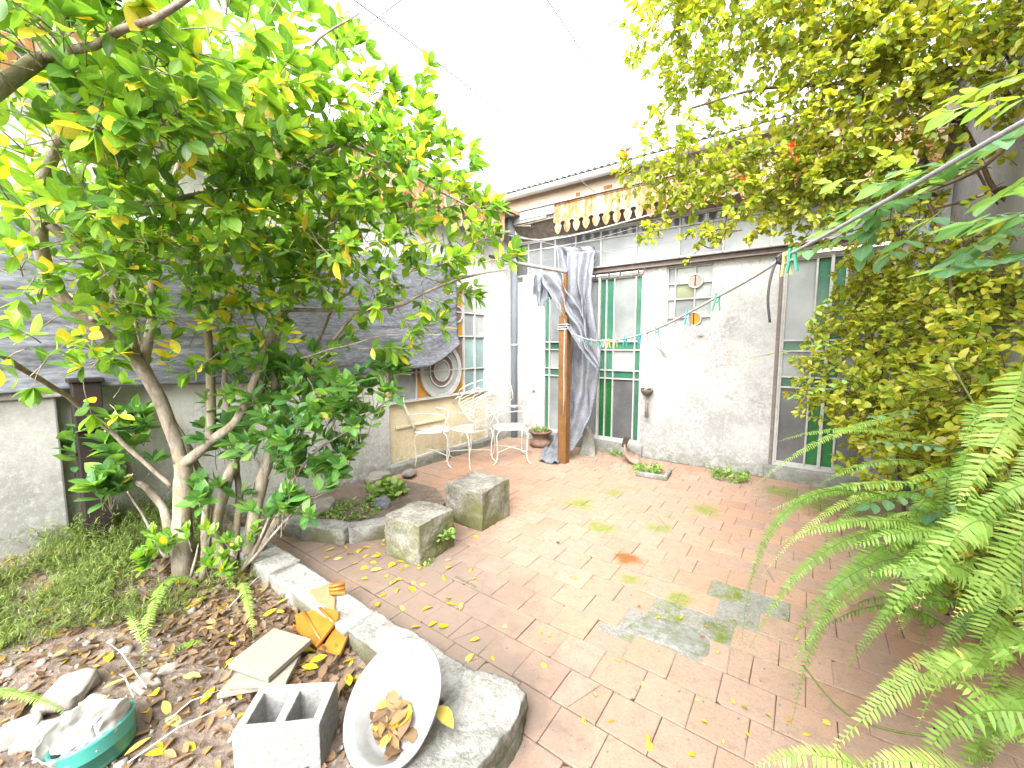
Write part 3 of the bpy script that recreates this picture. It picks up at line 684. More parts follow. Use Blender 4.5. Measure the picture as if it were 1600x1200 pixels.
for (px, py, d, s, l) in ((590, 752, .17, 41, 'flat pale rubble slab at the wall side of the little bed'), (640, 742, .12, 42, 'small pale rubble lump under the wire chairs'), (505, 795, .16, 43, 'grey broken stone in the little bed behind the curved edging')):
    q = fl(px, py, .03); tag(rock('rubble_stone', (d*1.5, d, d*.5), s, M['rock'], (q[0], q[1], .02), .5*s, None, sub=3, amp=.03, freq=9, rnd=.35), l, 'stone', 'rubble lying in the little bed')
q = fl(597, 792, .03); tag(rock('plastic_bag', (.12, .10, .09), 47, M['drape'], (q[0], q[1], .03), 0, None, sub=4, amp=.03, freq=14, rnd=.5), 'crumpled bluish grey plastic bag beside the front concrete stool', 'bag')

# concrete stools
b1 = fl(650, 886); b2 = fl(751, 831)
s1 = rock('concrete_stool', (.34, .36, .30), 51, M['stool'], (b1[0]-.155, b1[1]+.175, -.005), R(3), None, sub=5, amp=.013, freq=7, rnd=.045); tag(s1, 'mossy concrete cube stool with a weed growing on its side, the nearer of two', 'stool', 'concrete cube stools')
s2 = rock('concrete_stool', (.40, .40, .335), 57, M['stool'], (b2[0]-.20, b2[1]+.20, -.005), R(2), None, sub=5, amp=.012, freq=7, rnd=.045); tag(s2, 'cleaner concrete cube stool standing nearer the white wire chairs', 'stool', 'concrete cube stools')

# wrought iron chairs
def make_chair(label):
    t = thing('wire_chair', label, 'chair', 'white wrought iron garden chairs')
    r = .0062
    m = MB(); a = .215; ring = []
    for k in range(41):
        th = 2*math.pi*k/40; ring.append((a*math.copysign(abs(math.cos(th))**.6, math.cos(th))*1.0, a*math.copysign(abs(math.sin(th))**.6, math.sin(th)), .44))
    m.tube(ring, .0075, 6, cap=False); m.build('seat_frame', M['white_iron'], t, smooth=True)
    m = MB()
    for k in range(9):
        y = -.17+.34*k/8; L = .205 if abs(y) < .15 else .17
        m.tube([(-L, y, .44), (-L*.5, y, .432), (0, y, .43), (L*.5, y, .436), (L, y, .44), (L+.015, y, .425)], .0046, 5)
    m.build('seat', M['white_iron'], t, smooth=True)
    def bz(z): return -.205-.16*((z-.44)/.50)**1.1
    m = MB()
    def loop(hw, z0, z1, flare):
        pts = []
        for k in range(7): f = k/6; z = z0+(z1-z0)*f; pts.append((bz(z), -(hw*(.62+.38*min(1, f*1.4)))-flare*math.sin(f*2.2), z))
        for k in range(1, 9):
            th = math.pi*k/9; w0 = hw+flare*math.sin(2.2); pts.append((bz(z1)-.012*math.sin(th), -w0*math.cos(th), z1+w0*math.sin(th)*.62))
        return pts+[(x, -y, z) for x, y, z in reversed(pts[:7])]
    m.tube(loop(.185, .44, .80, .02), .0072, 6); m.build('back_frame', M['white_iron'], t, smooth=True)
    m = MB()
    for hw, z1 in ((.142, .83), (.10, .855), (.06, .875), (.022, .885)): m.tube(loop(hw, .44, z1, .012), .0052, 5)
    m.tube([(bz(.60), -.17, .60), (bz(.60)+.008, 0, .60), (bz(.60), .17, .60)], .005, 5)
    m.build('backrest', M['white_iron'], t, smooth=True)
    for s in (-1, 1):
        m = MB(); m.tube([(bz(.66), s*.195, .66), (-.12, s*.235, .685), (.02, s*.25, .68), (.14, s*.255, .665), (.19, s*.25, .63), (.185, s*.24, .56), (.15, s*.225, .49), (.13, s*.215, .44)], .0068, 6); m.build('armrest', M['white_iron'], t, smooth=True)
        for fx in (-1, 1):
            m = MB(); m.tube([(fx*.13, s*.20, .44), (fx*.175, s*.215, .42), (fx*.198, s*.215, .36), (fx*.19, s*.20, .24), (fx*.185, s*.195, .12), (fx*.20, s*.205, .04), (fx*.232, s*.225, .008), (fx*.245, s*.232, .006)], .0078, 6); m.build('leg', M['white_iron'], t, smooth=True)
    m = MB(); m.tube([(-.186, -.196, .15), (0, 0, .165), (.186, .196, .15)], .0055, 5); m.tube([(-.186, .196, .15), (0, 0, .176), (.186, -.196, .15)], .0055, 5); m.build('stretcher', M['white_iron'], t, smooth=True)
    return t
IR = math.atan2(RT[1], RT[0])
ch = make_chair('white wire chair standing side-on beside the yellow panel, its back to the shrub')
q = fl(677, 724); ch.location = (q[0], q[1], 0); ch.rotation_euler = (0, 0, IR+R(6))
def chair2(label, loc, rot):
    c = copy_tree(ch); c['label'] = label; c.location = loc; c.rotation_euler = rot; return c
q = fl(797, 718); chair2('white wire chair beside the corner drainpipe, facing the other chairs', (q[0], q[1], 0), (0, 0, IR+R(188)))
q = fl(735, 722); chair2('white wire chair in the middle of the cluster with its seat towards the wall', (q[0], q[1], 0), (0, 0, IR+R(140)))
q = fl(735, 700); tc = chair2('white wire chair lying tipped over on top of the middle chair', (q[0]-.03, q[1]-.02, .50), (R(-62), R(20), IR+R(215)))

# rusty post, pole, torn sheet
post = thing('rusty_post', 'rust brown square post in front of the green doors with rope tied round it', 'post')
m = MB(); m.box((1.370, -.93, -.03), (1.485, -.82, 1.87)); m.build('post_shaft', M['rust'], post, bevel=.004)
m = MB(); m.box((1.385, -.90, 1.87), (1.445, -.84, 2.38)); m.build('post_upper', M['rust'], post, bevel=.004)
post.rotation_euler = (0, R(0), 0)
m = MB(); m.tube([(.0, -.60, 2.82), (.7, -.74, 2.60), (1.45, -.88, 2.40)], .024, 10); tag(m.build('awning_pole', M['steel_brown'], smooth=True), 'thin brown metal pole from the corner to the torn grey sheet', 'pole')
def edge(pts, f):
    n = len(pts)-1; k = min(int(f*n), n-1); g = f*n-k; p0 = np.array(pts[max(k-1, 0)], float); p1 = np.array(pts[k], float); p2 = np.array(pts[k+1], float); p3 = np.array(pts[min(k+2, n)], float)
    return .5*((2*p1)+(-p0+p2)*g+(2*p0-5*p1+4*p2-p3)*g*g+(-p0+3*p1-3*p2+p3)*g**3)
def hung(name, L, Rr, y0, folds, amp, parent, keep=None, nu=40, nv=70, seed=0.0):
    def fn(s, t):
        p = edge(L, t)*(1-s)+edge(Rr, t)*s; y = y0(t) if callable(y0) else y0
        y -= amp*(.35+.65*math.sin(math.pi*min(1, t+.15)))*math.sin(folds*math.pi*s+1.5*math.sin(2.3*t+seed)+seed)
        q = onp(p[0], p[1], 1, y); q = q+np.array((.25, 1, .3))*(.075*nz((q[0]*2.2, q[1], q[2]*.7), 3.2, seed)+.02*nz(q, 11, seed)); q[2] = max(q[2], .012+.03*abs(nz(q, 6, seed+2))); return tuple(q)
    return sheet(name, fn, nu, nv, M['drape'], parent, .003, keep)
drape = thing('torn_sheet', 'torn grey cloth sheet hanging from the pole down to the tiles behind the rusty post', 'cloth')
hung('hanging_length', [(884,395),(886,470),(889,560),(882,640),(862,690),(846,716)], [(930,392),(926,450),(932,525),(936,575),(922,650),(893,705)], lambda t: -.52-.2*t, 4.3, .06, drape, seed=.4)
hung('torn_flap', [(846,425),(862,468),(884,508),(908,548),(930,578)], [(874,428),(896,468),(913,505),(922,540),(936,574)], -.93, 4, .05, drape, nu=24, nv=50, seed=1.2)
hung('torn_rag', [(834,428),(831,450),(829,466),(832,484)], [(866,428),(864,450),(862,468),(860,486)], -.86, 5, .05, drape, keep=lambda s, t: t < .55+.35*abs(mnoise.noise(Vector((s*6, 2.2, 0))))+.25*(s > .3)*(s < .75), nu=30, nv=30, seed=2.2)
hung('gathered_cloth', [(868,385),(870,400),(874,415),(880,430)], [(930,384),(936,398),(928,412),(926,430)], -.20, 5, .08, drape, keep=lambda s, t: t > .12*abs(mnoise.noise(Vector((s*9, .7, 0)))) , nu=40, nv=24, seed=3.1)
def tail(s, t):
    p = edge([(842,722),(850,706),(864,690)], t)*(1-s)+edge([(872,728),(884,712),(890,694)], t)*s
    q = fl(p[0], p[1]); q[2] = .012+.045*abs(nz(q, 7, 1.1))+.035*max(0, math.sin(9*s+4*t)); return tuple(q)
sheet('trailing_end', tail, 26, 20, M['drape'], drape, .003)

# shade net over the wing
def net(s, t):
    y = -5.75+s*(5.75-1.40); top = 2.22+.50*s*s+.05*math.sin(5*s); bot = 1.20+.03*math.sin(9*s)+(.30*((s-.85)/.15)**1.5 if s > .85 else 0)
    z = bot+(top-bot)*t
    x = .11+.018*math.sin(s*23+2*t)+.03*nz((s*4, t*2.5, 0), 1.6, 5)+.012*nz((s*3, t*22, 0), 1.5, 9)+.05*max(0, .12-t)/.12*math.sin(s*7+1)
    return (x, y, z)
net_o = sheet('shade_net', net, 120, 60, M['shade'], None, .004); tag(net_o, 'wrinkled dark grey shade netting stretched over the white wing wall', 'netting')
dp = thing('wooden_post', 'near black square timber post standing in front of the shade netting', 'post')
q0 = fl(162, 892, .0); m = MB(); m.box((q0[0]-.065, q0[1]-.065, -.05), (q0[0]+.065, q0[1]+.065, 1.27)); m.build('post_shaft', M['dark_wood'], dp, bevel=.005)
m = MB(); m.box((q0[0]-.08, q0[1]-.08, 1.27), (q0[0]+.08, q0[1]+.08, 1.295)); m.build('post_cap', M['dark_wood'], dp, bevel=.004)

# lines and wires
def line(name, pts, r, m, label, cat, group=None, n=6, parent=None):
    P_ = [np.array(p) for p in pts]; out = []
    for i in range(len(P_)*4-3): out.append(edge(P_, i/(len(P_)*4-4)))
    b = MB(); b.tube(out, r, n); o = b.build(name, m, parent, smooth=True); 
    return tag(o, label, cat, group) if label else o
def cd_(x): return 1/(.182+(.87-.182)*(x-884)/(1228-884))
cpts = [(884,516),(910,527.5),(935,532.5),(970,530),(1000,523.5),(1040,507.5),(1075,489.5),(1121,464),(1175,434),(1226,402)]
line('clothesline', [at(x, y, cd_(x)) for x, y in cpts], .0055, M['rope'], 'pale nylon clothesline with plastic pegs, tied to the rusty post', 'rope')
c2 = [(1220,405),(1300,362),(1400,305),(1500,247),(1600,190),(1700,140)]
line('support_rope', [at(x, y, cd_(x)) for x, y in c2], .0045, M['rope_grey'], 'thick grey rope running up through the leaves from the clothesline knot', 'rope', n=8)
line('rope_knot', [at(x, y, 1.16) for x, y in [(1214,404),(1219,399),(1228,400),(1231,407),(1224,411),(1216,408),(1220,401),(1227,403)]], .006, M['black_rubber'], 'dark knot joining the clothesline to the thick rope', 'knot')
line('black_cable', [at(x, y, 1.17) for x, y in [(1226,399),(1212,412),(1203,440),(1200,470),(1203,504)]], .0035, M['black_rubber'], 'black cable end dangling from the clothesline knot', 'cable')
b = MB()
for k in range(3): b.tube([(1.36-.004*k, -.94, 1.70+.028*k), (1.495, -.943, 1.705+.028*k), (1.497, -.81, 1.70+.028*k), (1.36, -.81, 1.702+.028*k), (1.358, -.942, 1.70+.028*k)], .007, 6)
b.tube([(1.46, -.942, 1.70), (1.455, -.945, 1.3), (1.46, -.942, .85), (1.452, -.944, .62)], .006, 6); tag(b.build('tied_rope', M['rope'], smooth=True), 'pale rope wound round the rusty post with its end hanging down', 'rope')
PEG = {'blue': (.07,.30,.52), 'green': (.05,.38,.22), 'mint': (.24,.52,.40), 'pink': (.60,.38,.40), 'white': (.62,.66,.66), 'yellow': (.62,.60,.10), 'lime': (.42,.56,.14), 'teal': (.05,.40,.38), 'pale_yellow': (.66,.62,.26)}
PM = {k: simple('peg_plastic_'+k, c, .4, .1, 20, 0, .4) for k, c in PEG.items()}
def peg(x, y, col, label):
    p = at(x, y, cd_(x)); t = thing('clothes_peg', label, 'peg', 'clothes pegs on the line', p, random.uniform(-.5, .5)+IR)
    for s in (-1, 1):
        m = MB(); m.add([(-.005, s*.003, .016), (.005, s*.003, .016), (.005, s*.009, .014), (-.005, s*.009, .014), (-.005, s*.0045, -.02), (.005, s*.0045, -.02), (.005, s*.0105, -.02), (-.005, s*.0105, -.02), (-.004, s*.011, -.052), (.004, s*.011, -.052), (.004, s*.015, -.052), (-.004, s*.015, -.052)],
              [(0,1,2,3),(0,4,5,1),(1,5,6,2),(2,6,7,3),(3,7,4,0),(4,8,9,5),(5,9,10,6),(6,10,11,7),(7,11,8,4),(8,11,10,9)]); m.build('jaw', PM[col], t)
    m = MB(); m.tube([(0, -.010, -.018), (0, .010, -.018)], .004, 8); m.build('spring', M['wire'], t)
    t.rotation_euler = (random.uniform(-.12, .12), random.uniform(-.1, .1), t.rotation_euler[2]+R(90)*random.uniform(.2, .8))
for x, y, c, l in ((907,527,'white','white clothes peg nearest the rusty post'), (917,530,'blue','pale blue clothes peg second along from the rusty post'), (923,531,'mint','mint clothes peg in the lowest stretch of the line'), (935,532,'green','green clothes peg before the close bunch over the doors'),
                   (941,533,'mint','pale mint clothes peg in the close bunch over the doors'), (946,533,'pink','pink clothes peg in the close bunch over the doors'), (951,532.5,'yellow','yellow clothes peg at the end of the close bunch'), (963,531,'lime','lime green clothes peg alone over the milky pane'),
                   (977,529,'teal','teal clothes peg over the edge of the doors'), (1000,523.5,'blue','bright blue clothes peg beside the pink pair on the line'), (1010,520.5,'pink','dusty pink clothes peg between the blue and teal ones'), (1026,514,'teal','large teal clothes peg above the wire hook on the wall'),
                   (1075,489.5,'blue','tall blue clothes peg in front of the amber round light'), (1121,464,'green','large green clothes peg on the rising part of the line'), (1229,402,'pale_yellow','large pale yellow clothes peg at the knot in the rope'), (1238,396,'green','dark green clothes peg behind the pale yellow one')):
    peg(x, y, c, l)
WIRES = [([(500,-40,2.4),(735,138,3.4),(905,280,5.2),(962,328,5.9)], 'thin overhead wire sloping down to the house eaves'), ([(835,-30,3.2),(930,110,4.2),(1005,215,5.0),(1060,290,5.8)], 'overhead wire entering the yellow tree beside the eaves'),
         ([(400,165,5.2),(520,80,4.2),(640,-10,3.2)], 'overhead wire crossing behind the top sprays of the broadleaf tree'), ([(650,176,5.4),(735,138,4.8),(900,62,3.9),(1050,-10,3.1)], 'long overhead wire climbing across the middle of the sky'),
         ([(770,243,6.2),(900,200,5.0),(1050,140,3.9)], 'lowest overhead wire running from the tree towards the yellow leaves')]
for pts, l in WIRES: line('overhead_wire', [at(*p) for p in pts], .005, M['wire'], l, 'wire', 'overhead wires across the yard', 5)
line('eave_rope', [(.2,-.42,3.13),(.68,-.50,2.98),(1.05,-.52,2.93),(1.5,-.48,2.95),(2.5,-.40,3.06),(3.2,-.34,3.12)], .008, M['rope'], 'white rope slung under the valance above the gathered cloth', 'rope')
for pts, l in (([(.1,-.35,2.95),(1.0,-.40,2.84),(2.4,-.30,2.98)], 'thin wire along the clerestory near the drainpipe'), ([(.15,-.45,3.18),(1.2,-.55,2.80),(2.0,-.50,2.62)], 'thin wire slanting across the clerestory panes'), ([(.1,-.38,2.72),(1.4,-.42,2.69),(3.2,-.30,2.74)], 'thin wire just over the steel beam')):
    line('thin_wire', pts, .0035, M['wire'], l, 'wire', 'wires strung before the clerestory', 5)

# things along the foot of the house wall
urn = thing('clay_urn', 'squat weathered clay urn with a small plant beside the torn sheet', 'urn', loc=tuple(fl(844, 697)))
m = MB(); m.lathe([(.0,.0),(.12,.0),(.15,.02),(.158,.05),(.15,.085),(.115,.11),(.10,.125),(.115,.14),(.13,.165),(.135,.195),(.165,.205),(.178,.22),(.178,.24),(.155,.245),(.15,.235),(.0,.225)], n=28); m.build('urn_body', M['clay_pot'], urn, smooth=True)
q = fl(916, 711); ws = rock('wedge_stone', (.24, .16, .40), 61, M['old_stone'], (q[0], q[1]+.06, -.02), R(20), None, sub=4, amp=.018, freq=8, rnd=.08)
for v in ws.data.vertices:
    k = 1-.62*max(0, v.co.z)/.40; v.co.x = (v.co.x-.12)*k+.12-.24*0; v.co.x -= .10*max(0, v.co.z)/.40*.9; v.co.y *= .6+.4*k
tag(ws, 'pale tapered stone wedge leaning beside the doors', 'stone')
rt = thing('broken_roof_tile', 'curved grey broken roof tile lying at the wall with a dark upright end', 'roof tile', loc=tuple(fl(984, 722)))
vv = []; N = 14
for rr in (.20, .175):
    for yy in (-.14, .02, .17):
        for k in range(N+1):
            th = R(175)+R(95)*k/N; x = rr*math.cos(th)+.12; z = rr*math.sin(th)+.205
            vv.append((x+.02*yy, yy-(.05*math.sin(k*1.7) if yy > .1 else 0), z+.12*(yy+.14)))
W1 = N+1; ff = []
for s in (0, 3*W1):
    for j in range(2):
        for k in range(N): ff.append((s+j*W1+k, s+j*W1+k+1, s+(j+1)*W1+k+1, s+(j+1)*W1+k))
for j in range(2):
    for k in (0, N): ff.append((j*W1+k, (j+1)*W1+k, 3*W1+(j+1)*W1+k, 3*W1+j*W1+k))
for j in (0, 2):
    for k in range(N): ff.append((j*W1+k, j*W1+k+1, 3*W1+j*W1+k+1, 3*W1+j*W1+k))
m = MB(); m.add(vv, ff); m.build('tile_shell', M['ridge'], rt, smooth=True); rt.rotation_euler = (0, 0, R(20))
o = rock('dark_end', (.07, .05, .14), 66, M['seedpod'], (-.075, 0, .19), 0, rt, sub=3, amp=.012, freq=12, rnd=.3); o.rotation_euler = (0, R(12), 0)
q = fl(1022, 742); tr_ = thing('sunken_planter', 'small broken cement frame holding weeds among the tiles', 'planter', loc=(q[0], q[1], 0), rz=R(4))
for a, b in (((-.17,-.15,0),(.17,-.11,.055)), ((.13,-.109,0),(.17,.15,.06)), ((-.17,-.109,0),(-.135,.10,.02))):
    m = MB(); m.box(a, b); m.build('frame_side', M['plinth'], tr_, bevel=.008)
m = MB(); m.box((-.134, -.108, 0), (.129, .14, .012)); m.build('planter_earth', M['soil'], tr_)
# coconut hanging basket and wire hook on the wall
hb = thing('hanging_basket', 'dried half shell hanging ornament with tassel on the mouldy wall', 'ornament', loc=(2.22, -.09, .92))
m = MB(); m.lathe([(0,-.075),(.03,-.07),(.06,-.05),(.078,-.015),(.08,.01),(.072,.01),(.06,-.03),(.03,-.055),(0,-.06)], n=18); m.build('shell_bowl', M['wicker'], hb, smooth=True)
for k in range(8):
    a = 2*math.pi*k/8; rock('shell_piece', (.026,.026,.022), 70+k, M['seedpod'] if k % 2 else M['rock'], (.066*math.cos(a), .066*math.sin(a), .004), 0, hb, sub=2, amp=.004, freq=30, rnd=.6)
m = MB()
for k in range(3):
    a = 2*math.pi*k/3+.5; m.tube([(.077*math.cos(a), .077*math.sin(a), .01), (.03*math.cos(a), .03*math.sin(a), .35), (0, .0, .72)], .0025, 5)
m.build('hanger_cord', M['rope'], hb)
m = MB(); m.tube([(0,0,-.07),(0,0,-.13)], .004, 5); m.tube([(0,0,-.13),(.003,0,-.20),(.004,0,-.36)], [.012,.02,.024], 8); m.build('tassel', M['wood_raw'], hb, smooth=True)
hk = thing('wire_hook', 'small scrolled wire plant hook on the mouldy wall below the round lights', 'hook', loc=(2.33, -.05, 1.50))
for k, (dx, c) in enumerate(((-.10, .02), (-.04, .05), (.03, .09))):
    m = MB(); m.tube([(.09, 0, -.12), (.02+dx*.4, -.01, -.02), (dx, 0, .10), (dx-.03, 0, .115), (dx-.035, 0, .09), (dx-.015, 0, .085)], .004, 5); m.build('wire_arm', M['wire'], hk)
m = MB(); m.tube([(.085+.022*math.cos(t), 0, -.12+.022*math.sin(t)) for t in np.linspace(0, 6, 14)], .004, 5); m.build('wire_scroll', M['wire'], hk)
nl = MB(); nl.lathe([(0,0),(.02,0),(.022,.006),(0,.012)], n=10); nl.tube([(-.035,0,.006),(.03,0,.01)], .005, 5); o = nl.build('wall_fitting', M['wire']); o.location = (2.83, -.004, 1.62); o.rotation_euler = (R(90), 0, 0); tag(o, 'small rusty metal fitting fixed on the wall beneath the leaded window', 'fitting')

# ================================================================== JUNK IN THE PLANTER
# cinder block, cores open upwards
c4 = [fl(*p, .185) for p in ((378,1143),(499,1133),(527,1086),(397,1100))]
u = c4[1]-c4[0]; L = np.linalg.norm(u); u /= L; v = np.array((-u[1], u[0], 0)); Wd = .19; L = max(L, .29)
cb = thing('cinder_block', 'grey hollow concrete block with two open cores beside the basin', 'concrete block', loc=tuple(c4[1]-u*L-np.array((0, 0, .20))), rz=math.atan2(u[1], u[0]))
m = MB(); wt = .032; xs = [0, wt, L/2-wt/2, L/2+wt/2, L-wt, L]; ys = [0, wt, Wd-wt, Wd]
hole = {(1, 1), (3, 1)}
def gid(i, j, k): return (k*4+j)*6+i
vv = [(xs[i]+random.uniform(-.002, .002), ys[j]+random.uniform(-.002, .002), (0, .20)[k]+(random.uniform(-.003, .003) if k else 0)) for k in range(2) for j in range(4) for i in range(6)]
ff = []
solid = lambda i, j: 0 <= i < 5 and 0 <= j < 3 and (i, j) not in hole
for i in range(5):
    for j in range(3):
        if not solid(i, j): continue
        ff += [(gid(i,j,1), gid(i+1,j,1), gid(i+1,j+1,1), gid(i,j+1,1)), (gid(i,j,0), gid(i,j+1,0), gid(i+1,j+1,0), gid(i+1,j,0))]
        for di, dj, a, b in ((0,-1,(i,j),(i+1,j)), (1,0,(i+1,j),(i+1,j+1)), (0,1,(i+1,j+1),(i,j+1)), (-1,0,(i,j+1),(i,j))):
            if not solid(i+di, j+dj): ff.append((gid(*a,0), gid(*b,0), gid(*b,1), gid(*a,1)))
m.add(vv, ff); o = m.build('block_body', M['concrete_block'], cb, bevel=.004)
# stacked concrete paving tiles
def slab(pts, z, th, label):
    q = [fl(*p, z) for p in pts]; c = sum(q)/len(q); m = MB()
    m.prism([(p[0]-c[0], p[1]-c[1]) for p in q], lambda a, b: (a, b, -th), lambda a, b: (a, b, 0)); o = m.build('paving_slab', M['slab'], bevel=.003); o.location = tuple(c); o.rotation_euler = (random.uniform(-.03, .03), random.uniform(-.03, .03), 0)
    return tag(o, label, 'slab', 'loose paving slabs')
slab([(338,1086),(425,1070),(458,1018),(376,1040)], .055, .022, 'lowest loose concrete slab in the small stack')
slab([(357,1072),(447,1066),(470,1020),(400,1015)], .080, .022, 'reddish grey concrete slab in the middle of the small stack')
slab([(356,1037),(419,1058),(487,997),(428,981)], .115, .026, 'topmost worn concrete slab of the small stack among leaves')
# broken glazed roof tiles on the kerb
def shard(pts, z0, z1, mt, label, ridges=()):
    zs = [z0+(z1-z0)*k/(len(pts)-1) for k in range(len(pts))]
    q = [fl(p[0], p[1], p[2]) for p in pts]; c = sum(q)/len(q); t = thing('broken_tile', label, 'tile', 'broken glazed roof tiles', tuple(c))
    n = len(q); nrm = np.cross(q[1]-q[0], q[2]-q[0]); nrm /= np.linalg.norm(nrm); nrm = nrm if nrm[2] > 0 else -nrm
    m = MB(); m.add([p-c-nrm*.016 for p in q]+[p-c for p in q], [tuple(range(n-1,-1,-1)), tuple(range(n, 2*n))]+[(i, (i+1)%n, n+(i+1)%n, n+i) for i in range(n)]); m.build('tile_plate', mt, t, bevel=.002)
    for a, b in ridges:
        A_, B_ = fl(*a)-c+nrm*.003, fl(*b)-c+nrm*.003; m = MB(); m.tube([A_, A_*.5+B_*.5, B_], .008, 8); m.build('tile_rib', mt, t, smooth=True)
g2 = lambda x, y, z: (350+x/3, 800+y/3, z)
shard([g2(330,480,.07), g2(470,445,.12), g2(535,465,.13), g2(535,497,.125), g2(430,632,.06), g2(345,560,.055)], 0, 0, M['glaze'], 'ribbed orange glazed roof tile piece on top of the broken ones', ((g2(375,470,.088), g2(452,600,.07)), (g2(450,452,.118), g2(515,520,.112))))
shard([g2(320,520,.04), g2(470,620,.05), g2(530,515,.09), g2(580,515,.10), g2(592,547,.095), g2(540,672,.05), g2(440,642,.045), g2(330,555,.035)], 0, 0, M['glaze'], 'plain orange glazed tile piece lying under the ribbed one')
shard([g2(400,365,.125), g2(490,338,.13), g2(496,388,.13), g2(520,400,.128), g2(518,458,.125), g2(470,440,.12)], 0, 0, M['terracotta_raw'], 'matt terracotta tile shard on the kerb')
shard([g2(490,338,.135), g2(565,322,.14), g2(567,376,.138), g2(496,380,.135)], 0, 0, M['glaze'], 'small ribbed glazed tile shard at the kerb top', ((g2(495,352,.141), g2(563,340,.145)), (g2(497,368,.14), g2(564,360,.144))))
# basin with dead leaves
rc = fl(612, 1094, .25); tc_ = -ray(612, 1094); tc_ /= np.linalg.norm(tc_); ri_ = RT-tc_*(RT@tc_); ri_ /= np.linalg.norm(ri_); up_ = np.cross(tc_, ri_); ax = .76*tc_-.60*ri_+.24*up_; ax /= np.linalg.norm(ax)
bas = thing('metal_basin', 'dented pale aluminium wash basin tilted against the kerb with dead leaves inside', 'basin', loc=tuple(rc))
bas.scale = (.85, .85, .85); bas.rotation_euler = Vector(ax).to_track_quat('Z', 'Y').to_euler()
m = MB(); m.lathe([(0,-.115),(.14,-.115),(.158,-.108),(.172,-.08),(.192,-.03),(.205,.0),(.222,.004),(.232,.001),(.234,-.006),(.228,-.009),(.206,-.007),(.196,-.034),(.176,-.085),(.160,-.113),(.142,-.121),(0,-.121)], n=64); o = m.build('basin_body', M['basin'], bas, smooth=True)
for v_ in o.data.vertices:
    p = v_.co; d = mnoise.noise_vector(p*6)*.006; v_.co = p+d
m = MB(); m.tube([(.139*math.cos(t), .139*math.sin(t), -.1135) for t in np.linspace(0, 2*math.pi, 41)], .0022, 5, cap=False); m.build('pressed_ring', M['basin'], bas, smooth=True)
def soil_pt(px, py, up=0.0):
    q = fl(px, py, .02)
    for _ in range(4): q = fl(px, py, soil_h(q[0], q[1]))
    return (q[0], q[1], q[2]+up)
# rubble and a bagged pot
for px, py, d, s, l in ((108,1092,(.17,.12,.07),81,'large angular pale stone lying among yellow leaves in the soil'), (148,1106,(.10,.07,.05),82,'small pale stone right beside the large angular one'), (36,1150,(.10,.07,.07),83,'upright grey stone at the edge of the soil'), (62,1158,(.11,.10,.06),84,'rounded brown stone beside the upright grey one'), (225,1068,(.13,.08,.03),85,'flat grey stone under the tip of a small fern'), (255,1048,(.10,.07,.02),86,'thin grey stone flake between the fern and the slabs'), (340,1108,(.05,.02,.012),87,'little white shell-like chip on the soil')):
    tag(rock('stone', d, s, M['rock'], soil_pt(px, py, -.015), s, None, sub=3, amp=d[0]*.13, freq=9, rnd=.3), l, 'stone', 'stones in the planter')
pp = soil_pt(160, 1175); pot = thing('plastic_pot', 'turquoise plastic pot wrapped in a dirty white plastic bag', 'pot', loc=(pp[0], pp[1], pp[2]-.02)); pot.rotation_euler = (R(8), R(-14), 0)
m = MB(); m.lathe([(0,0),(.085,0),(.098,.02),(.112,.10),(.115,.105),(.118,.115),(.112,.118),(.10,.02),(0,.01)], n=36); m.build('pot_body', M['turquoise'], pot, smooth=True)
def bagf(s, t):
    a = 2*math.pi*s; r = .10+.018*math.sin(3*a)*t+.02*t; z = .07+.085*t+.035*t*math.sin(2*a+.5)+.015*t*nz((math.cos(a), math.sin(a), t), 4, 2)
    r += .012*nz((math.cos(a)*2, math.sin(a)*2, t*2), 3, 1); return (r*math.cos(a), r*math.sin(a), z)
sheet('plastic_liner', bagf, 60, 12, M['bag'], pot, .002)
m = MB(); hv = [(0, 0, .14)]; NR = 22
for ring in range(1, 6):
    for k in range(NR):
        a = 2*math.pi*k/NR; r = .104*ring/5; hv.append((r*math.cos(a), r*math.sin(a), .145-.02*(ring/5)**2+.02*nz((r*math.cos(a)*30, r*math.sin(a)*30, 1), 1, 4)))
m.add(hv, [(0, 1+k, 1+(k+1) % NR) for k in range(NR)]+[(1+j*NR+k, 1+(j+1)*NR+k, 1+(j+1)*NR+(k+1) % NR, 1+j*NR+(k+1) % NR) for j in range(4) for k in range(NR)]); m.build('potting_lump', M['rock'], pot, smooth=True)

# ================================================================== FOLIAGE
def leaf_base(kind='oval', curl=.12, fold=.18):
    """unit-length leaf along +Y, normal +Z; a folded midrib and a curled tip"""
    prof = {'oval': [(0, .02), (.12, .10), (.32, .19), (.55, .225), (.76, .17), (.9, .075), (1, .0)], 'round': [(0, .05), (.15, .26), (.5, .40), (.82, .27), (1, .0)],
            'small': [(0, .04), (.35, .27), (.7, .22), (1, .0)], 'needle': [(0, .03), (.5, .05), (1, 0)], 'broad': [(0, .03), (.15, .2), (.4, .33), (.65, .30), (.85, .16), (1, 0)]}[kind]
    v = []; f = []
    for t, w_ in prof:
        z = -curl*t*t; v += [(-w_, t, z+fold*w_), (0, t, z), (w_, t, z+fold*w_)]
    n = len(prof)
    for i in range(n-1):
        a = 3*i; f += [(a, a+1, a+4, a+3), (a+1, a+2, a+5, a+4)]
    return np.array(v, float), f
def frame(d, n):
    """columns side, dir, normal"""
    d = d/np.linalg.norm(d); s = np.cross(d, n); L = np.linalg.norm(s)
    if L < 1e-4: s = np.cross(d, (.3, .5, .8)); L = np.linalg.norm(s)
    s /= L; return np.column_stack((s, d, np.cross(s, d)))
